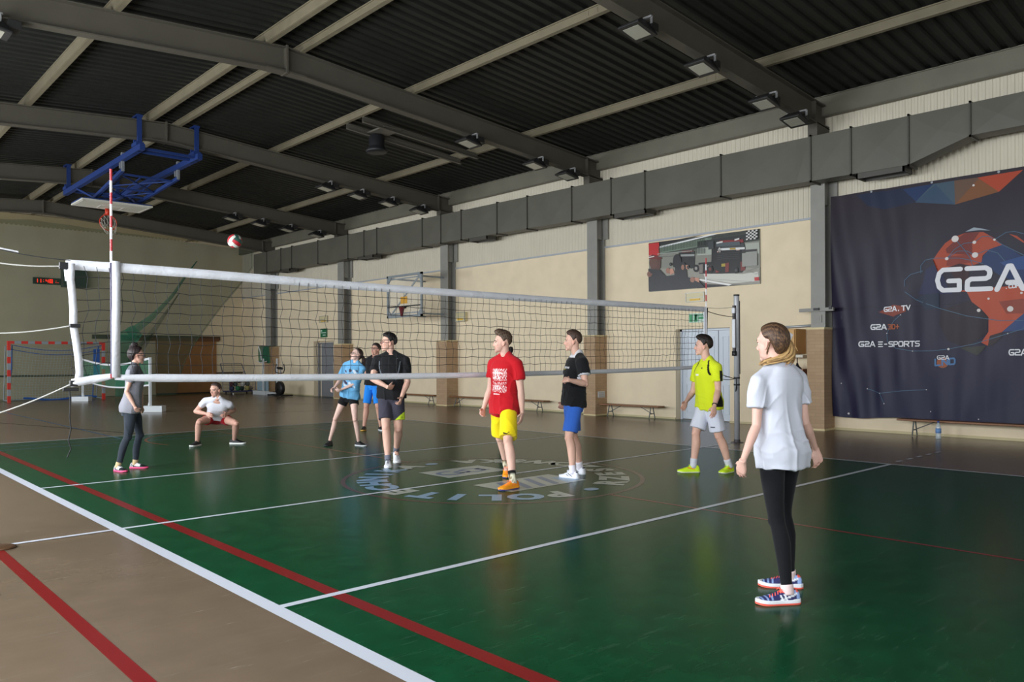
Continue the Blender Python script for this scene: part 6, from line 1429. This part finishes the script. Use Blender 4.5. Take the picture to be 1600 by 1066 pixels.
for k in 'LR': shoe(b, root, k, ((206,240,34),(226,232,200)), (206,240,34), (210,246,50), sock=(206,208,216), sock_top=.18, accent_fn=volt)
mb = MB(); W, E_ = b.o['wrL'], b.o['elL']; d = unit(E_-W); a = unit(np.cross(d, V(0,0,1))); a2 = np.cross(d, a); mb.tube([W+d*.035+(a*math.cos(t)+a2*math.sin(t))*.030 for t in np.linspace(0,6.283,19)[:-1]], .007, close=True); under(mb.build('wristband', m_dark, None, True), root)

# 3 ---- man in black shirt and blue shorts
b, root = person('man_blueshorts', 'man in black shirt with white cuffs and royal blue shorts, bent arm, facing left', SKIN, 1.0, {'L':.95,'R':.4})
def c_b(co, b=b):
    x, y, z = b.local(co); c = np.tile(lin((26,26,28)), (len(co),1))
    c[(z > -.045) & (np.abs(x) < .10) ] = lin((214,214,218))
    for k in 'LR':
        S, E_ = b.o['sh'+k], b.o['el'+k]; v = E_-S; t = ((co-S)@v)/(v@v); dist = np.linalg.norm(co-(S+np.outer(t,v)), axis=1); c[(t > .575) & (dist < .10) & (np.abs(t-.61) < .1) & (((x > .1) if k == 'R' else (x < -.1)))] = lin((228,230,236))
    lg = (y > .04) & (x > -.11) & (x < .04) & (np.abs(z+.175) < .013) & (np.sin(x*190) > -.3); c[lg] = lin((226,226,230)); c[(y > .04) & (x > -.0) & (x < .04) & (np.abs(z+.20) < .008)] = lin((206,196,70)); return c
tshirt(b, root, c_b, .022, -.06, .9, .60, .076, .006, 7)
shorts(b, root, (56,104,196), .018, .82, .098, seed=2)
hair_cap(b, root, (66,50,42), .026, .008, quiff=.012, rough=.005, seed=8)
eyes_brows(b, root, (60,46,38))
def rbk(c, x, y, z): c[(np.abs(z-.045-.5*(x-.02)) < .006) & (x > -.02) & (x < .06)] = lin((40,46,76)); c[(np.abs(z-.04-.5*(x-.06)) < .005) & (x > .03) & (x < .08)] = lin((40,46,76)); c[(x < -.05) & (np.abs(z-.085) < .006)] = lin((40,46,76))
for k in 'LR': shoe(b, root, k, ((232,234,240),(196,202,212)), (228,230,238), (236,238,244), sock=(226,222,232), sock_top=.165, sole_h=.03, accent_fn=rbk)

# 4 ---- man in red
b, root = person('man_red', 'man in red printed t-shirt and yellow shorts with orange shoes, centre of the court', (216,174,156), 1.0, {'L':.3,'R':.45}, stubble=np.array([.86,.84,.84]))
def c_r(co, b=b):
    x, y, z = b.local(co); c = np.tile(lin((184,24,34)), (len(co),1)); u_ = x+.02; fr = (y > .03) & (np.abs(u_) < .105) & (z < -.15) & (z > -.43)
    a = np.sin(u_*95+7*np.sin(z*31))*np.sin(z*70+5*np.sin(u_*40)); k = np.abs(a) < .22
    k |= (np.abs(z+.20) < .007) & (u_ > -.06); k |= (np.abs(u_-.055) < .009) & (z < -.17) & (z > -.27); k |= (np.abs(z+.265) < .006) & (u_ > .0); k |= (np.abs(u_-.0-(z+.24)*.4) < .008) & (z > -.29)
    k |= (np.abs(z+.37) < .028) & (np.abs(u_-.02) < .045) & (np.sin(u_*210) > -.2)
    hole = ((z < -.29) & (z > -.305)) | ((z < -.335) & (z > -.345)); c[fr & k & ~hole] = lin((232,214,212)); c[(y > .03) & (np.abs(u_-.02) < .045) & (np.abs(z+.452) < .006)] = lin((232,214,212)); return c
tshirt(b, root, c_r, .019, -.20, .75, .58, .072, .006, 21)
def c_ys(co, b=b):
    c = np.tile(lin((238,212,26)), (len(co),1)); K = b.o['knL']; d = co-K; lf = unit(b.o['hipfwd']); rt = np.cross(lf, V(0,0,1)); a = d@rt+.01; z = d[:,2]-.10; f_ = d@lf > .02
    c[f_ & (a > -.05) & (a < .03) & (np.abs(z-.004-.25*a-2.2*np.clip(a+.01,-.05,0)*-.0 - 4.0*np.clip(-.015-a,0,1)*.35) < .0065)] = lin((36,34,30)); return c
shorts(b, root, c_ys, .020, .88, .105, seed=4)
hair_cap(b, root, (72,56,46), .030, .005, quiff=.030, rough=.011, seed=12, col2=(122,100,80))
eyes_brows(b, root, (70,54,44))
def osock(co, b=b):
    z = co[:,2]; c = np.tile(lin((226,222,196)), (len(co),1)); c[np.sin(co@V(150,90,200)) > .75] = lin((120,96,60))
    for k in 'LR': A = b.o['an'+k]; m_ = (np.linalg.norm((co-A)[:,:2], axis=1) < .15) & (z > A[2]+.075); c[m_] = lin((24,24,26))
    return c
def orsh(c, x, y, z): c[:] = lin((248,154,26)); c[(x < .05) & (np.sin(x*150+z*160) > .4) & (z > .04)] = lin((250,120,56)); c[(z > .085)] = lin((90,60,140))
for k in 'LR': shoe(b, root, k, ((248,160,30),(66,58,120)), (248,154,26), (252,130,70), sock=osock, sock_top=.205, sole_h=.028, size=1.03, accent_fn=orsh)

# 5 ---- man with glasses
b, root = person('man_glasses', 'man with glasses in black t-shirt and charcoal shorts with lime corner, walking', (216,172,152), 1.03, {'L':.75,'R':.55})
def c_k(co, b=b):
    x, y, z = b.local(co); c = np.tile(lin((27,27,29)), (len(co),1)); e = .11+.035*np.sin((z+.30)*9); c[(y > .02) & (np.abs(np.abs(x)-e) < .006) & (z < -.10) & (z > -.36)] = lin((120,126,134)); c[(y > .0) & (np.abs(x+.10) < .012) & (np.abs(z+.06) < .006)] = lin((90,90,94)); return c
tshirt(b, root, c_k, .019, -.02, .8, .60, .076, .0065, 31)
def c_gs(co, b=b):
    c = np.tile(lin((62,60,72)), (len(co),1)); K = b.o['knL']; d = co-K; lf = unit(b.o['hipfwd']); rt = np.cross(lf, V(0,0,1)); a = -(d@rt); z = d[:,2]; m_ = (a > -.045) & (z-.13 < (a+.03)*.95) & (z < .26); c[m_] = lin((206,232,56)); c[m_ & (np.abs(a-.06) < .014) & (np.abs(z-.16) < .012) & (np.sin(z*500) > 0)] = lin((90,110,40)); return c
shorts(b, root, c_gs, .018, .70, .098, seed=6)
hair_cap(b, root, (32,27,26), .026, .012, quiff=.010, rough=.006, seed=15, back=.004)
eyes_brows(b, root, (36,30,28), 'red')
def wsh(c, x, y, z): c[(np.abs(x-.02) < .006) & (z < .07)] = lin((36,36,44)); c[(np.abs(x-.045) < .005) & (z < .065)] = lin((36,36,44)); c[(x < -.045) & (z > .07)] = lin((40,40,52))
for k in 'LR': shoe(b, root, k, ((232,234,236),(206,206,206)), (230,232,236), (44,44,52), sock=(116,118,130), sock_top=.155, sole_h=.03, accent_fn=wsh, size=1.05)

# 6 ---- girl in light blue
b, root = person('girl_blue', 'girl with glasses in light blue printed t-shirt and black shorts, hands clasped', (220,184,170), .92, {'L':.7,'R':.6})
def c_lb(co, b=b):
    x, y, z = b.local(co); c = np.tile(lin((104,166,208)), (len(co),1)); fr = (y > .02) & (np.abs(x+.0) < .115) & (z < -.12) & (z > -.43); a = np.sin(x*42+3*np.sin(z*25))+np.sin(z*37+2*np.sin(x*30)); c[fr & (a > .55)] = lin((66,62,84)); c[fr & (a < -.75)] = lin((206,216,226)); c[fr & (np.abs(a-.2) < .12)] = lin((150,176,196)); return c
tshirt(b, root, c_lb, .028, -.04, 1.0, .80, .078, .008, 41)
shorts(b, root, (20,20,22), .007, .34, .088, waist=.2, seed=7, amp=.001)
hair_cap(b, root, (50,36,32), .014, .010, rough=.002, seed=18, back=.006)
C_, f_, r_, u_, hs = head_frame(b); strands('ponytail', b, root, [C_-f_*.095+u_*.03, C_-f_*.14-V(0,0,.01), C_-f_*.14-V(0,0,.09), C_-f_*.115-V(0,0,.19), C_-f_*.10-V(0,0,.26)], [.012,.026,.03,.026,.010], 90, (40,28,26), (70,50,42), .005, 4)
eyes_brows(b, root, (50,38,34), 'dark')
for k in 'LR': shoe(b, root, k, (206,208,212) if k == 'L' else (44,44,48), (26,26,28), (36,36,38), sole_h=.024)

# 7 ---- man behind
b, root = person('man_behind', 'man in black t-shirt and bright blue knee shorts, behind the man with glasses', (206,158,138), 1.0, {'L':.6,'R':.6})
tshirt(b, root, (26,26,28), .019, .0, .8, .60, .074, .005, 51)
shorts(b, root, (38,132,226), .012, .86, .082, seed=9)
hair_cap(b, root, (48,38,34), .018, .007, rough=.004, seed=22)
eyes_brows(b, root, (48,38,34))
shoe(b, root, 'R', (196,150,60), (24,24,26), (36,36,38)); shoe(b, root, 'L', (226,228,230), (24,24,26), (36,36,38))

# 8 ---- crouching man
b, root = person('man_squat', 'man in white t-shirt and red shorts crouching low at the back of the court', (206,160,142), 1.02, {'L':.5,'R':.6})
tshirt(b, root, (214,214,222), .012, .10, .4, .46, .058, .005, 61, top=.93)
shorts(b, root, (158,20,32), .012, .46, .092, seed=10)
hair_cap(b, root, (62,48,42), .014, .006, rough=.003, seed=25)
eyes_brows(b, root, (64,50,44))
for k in 'LR': shoe(b, root, k, (224,224,220), (22,22,26), (26,26,30))

# 9 ---- woman in grey on the left
b, root = person('woman_grey', 'woman with hair bun in grey t-shirt and dark joggers behind the left net end', (204,160,142), .95, {'L':.6,'R':.6})
def c_g(co, b=b):
    x, y, z = b.local(co); c = np.tile(lin((134,134,142)), (len(co),1)); c[(z > -.20) & (y > -.02)] = lin((76,78,84)); c[(z > -.06)] = lin((90,92,98)); return c
tshirt(b, root, c_g, .022, -.12, .5, .52, .054, .004, 71)
mb = MB(); b.torso(mb, .004, -.2, .15, 0, 8)
for k in 'LR': b.leg(mb, k, .010, full=False)
finish(mb, 'joggers', m_cloth, root, .0075, 3, (44,50,58), folds(b, .004, 72))
hair_cap(b, root, (38,28,28), .020, .016, rough=.005, seed=28, back=.012)
C_ = b.o['head']; mb = MB()
for i, (a, c, t, r__) in enumerate(((-.04,.145,0,.034),(-.065,.125,.01,.028),(-.015,.15,-.01,.024),(-.045,.168,.0,.02),(-.085,.09,0,.022),(-.09,.04,0,.03))): mb.ell(C_+RV*a+V(0,0,c)+TV*t, RV*r__*1.15, TV*r__, V(0,0,r__*.9), nu=14)
finish(mb, 'hair_bun', m_hair, root, .006, 1, (36,26,26), lambda co, no: .003*np.sin(co@V(160,120,200)))
eyes_brows(b, root, (40,30,28), 'dark')
def pk(c, x, y, z): c[(x > -.0) & (x < .035) & (z > .04)] = lin((196,190,196)); c[(x < -.02) & (np.sin(x*260+z*240) > .2)] = lin((206,204,208))
for k in 'LR': shoe(b, root, k, (222,76,122), (30,30,34), (60,60,64), accent_fn=pk, band=(236,238,240), sock=(196,170,130), sock_top=.13)

# 10 ---- woman hidden behind the man in red: only her bun shows
b, root = person('woman_hidden', 'woman with a dark hair bun standing hidden behind the man in the red shirt', (208,164,146), .9, {'L':.5,'R':.5})
tshirt(b, root, (40,40,46), .012, -.12, .5, .52, .06, .003, 81)
mb = MB(); b.torso(mb, .006, -.2, .2, 0, 8)
for k in 'LR': b.leg(mb, k, .006, full=False)
finish(mb, 'leggings', m_cloth, root, .008, 3, (26,26,30))
hair_cap(b, root, (36,28,27), .016, .012, rough=.004, seed=31)
C_ = b.o['head']; mb = MB(); mb.ell(C_+RV*.115+V(0,0,.045), RV*.045, TV*.045, V(0,0,.062)); mb.ell(C_+RV*.085+V(0,0,.03), RV*.04, TV*.04, V(0,0,.035)); mb.ell(C_+RV*.14+V(0,0,.07), RV*.02, TV*.02, V(0,0,.03)); finish(mb, 'hair_bun', m_hair, root, .006, 1, (34,26,26), lambda co, no: .003*np.sin(co@V(160,120,200)))
eyes_brows(b, root, (40,30,28))
for k in 'LR': shoe(b, root, k, (210,210,214), (30,30,34), (60,60,64))
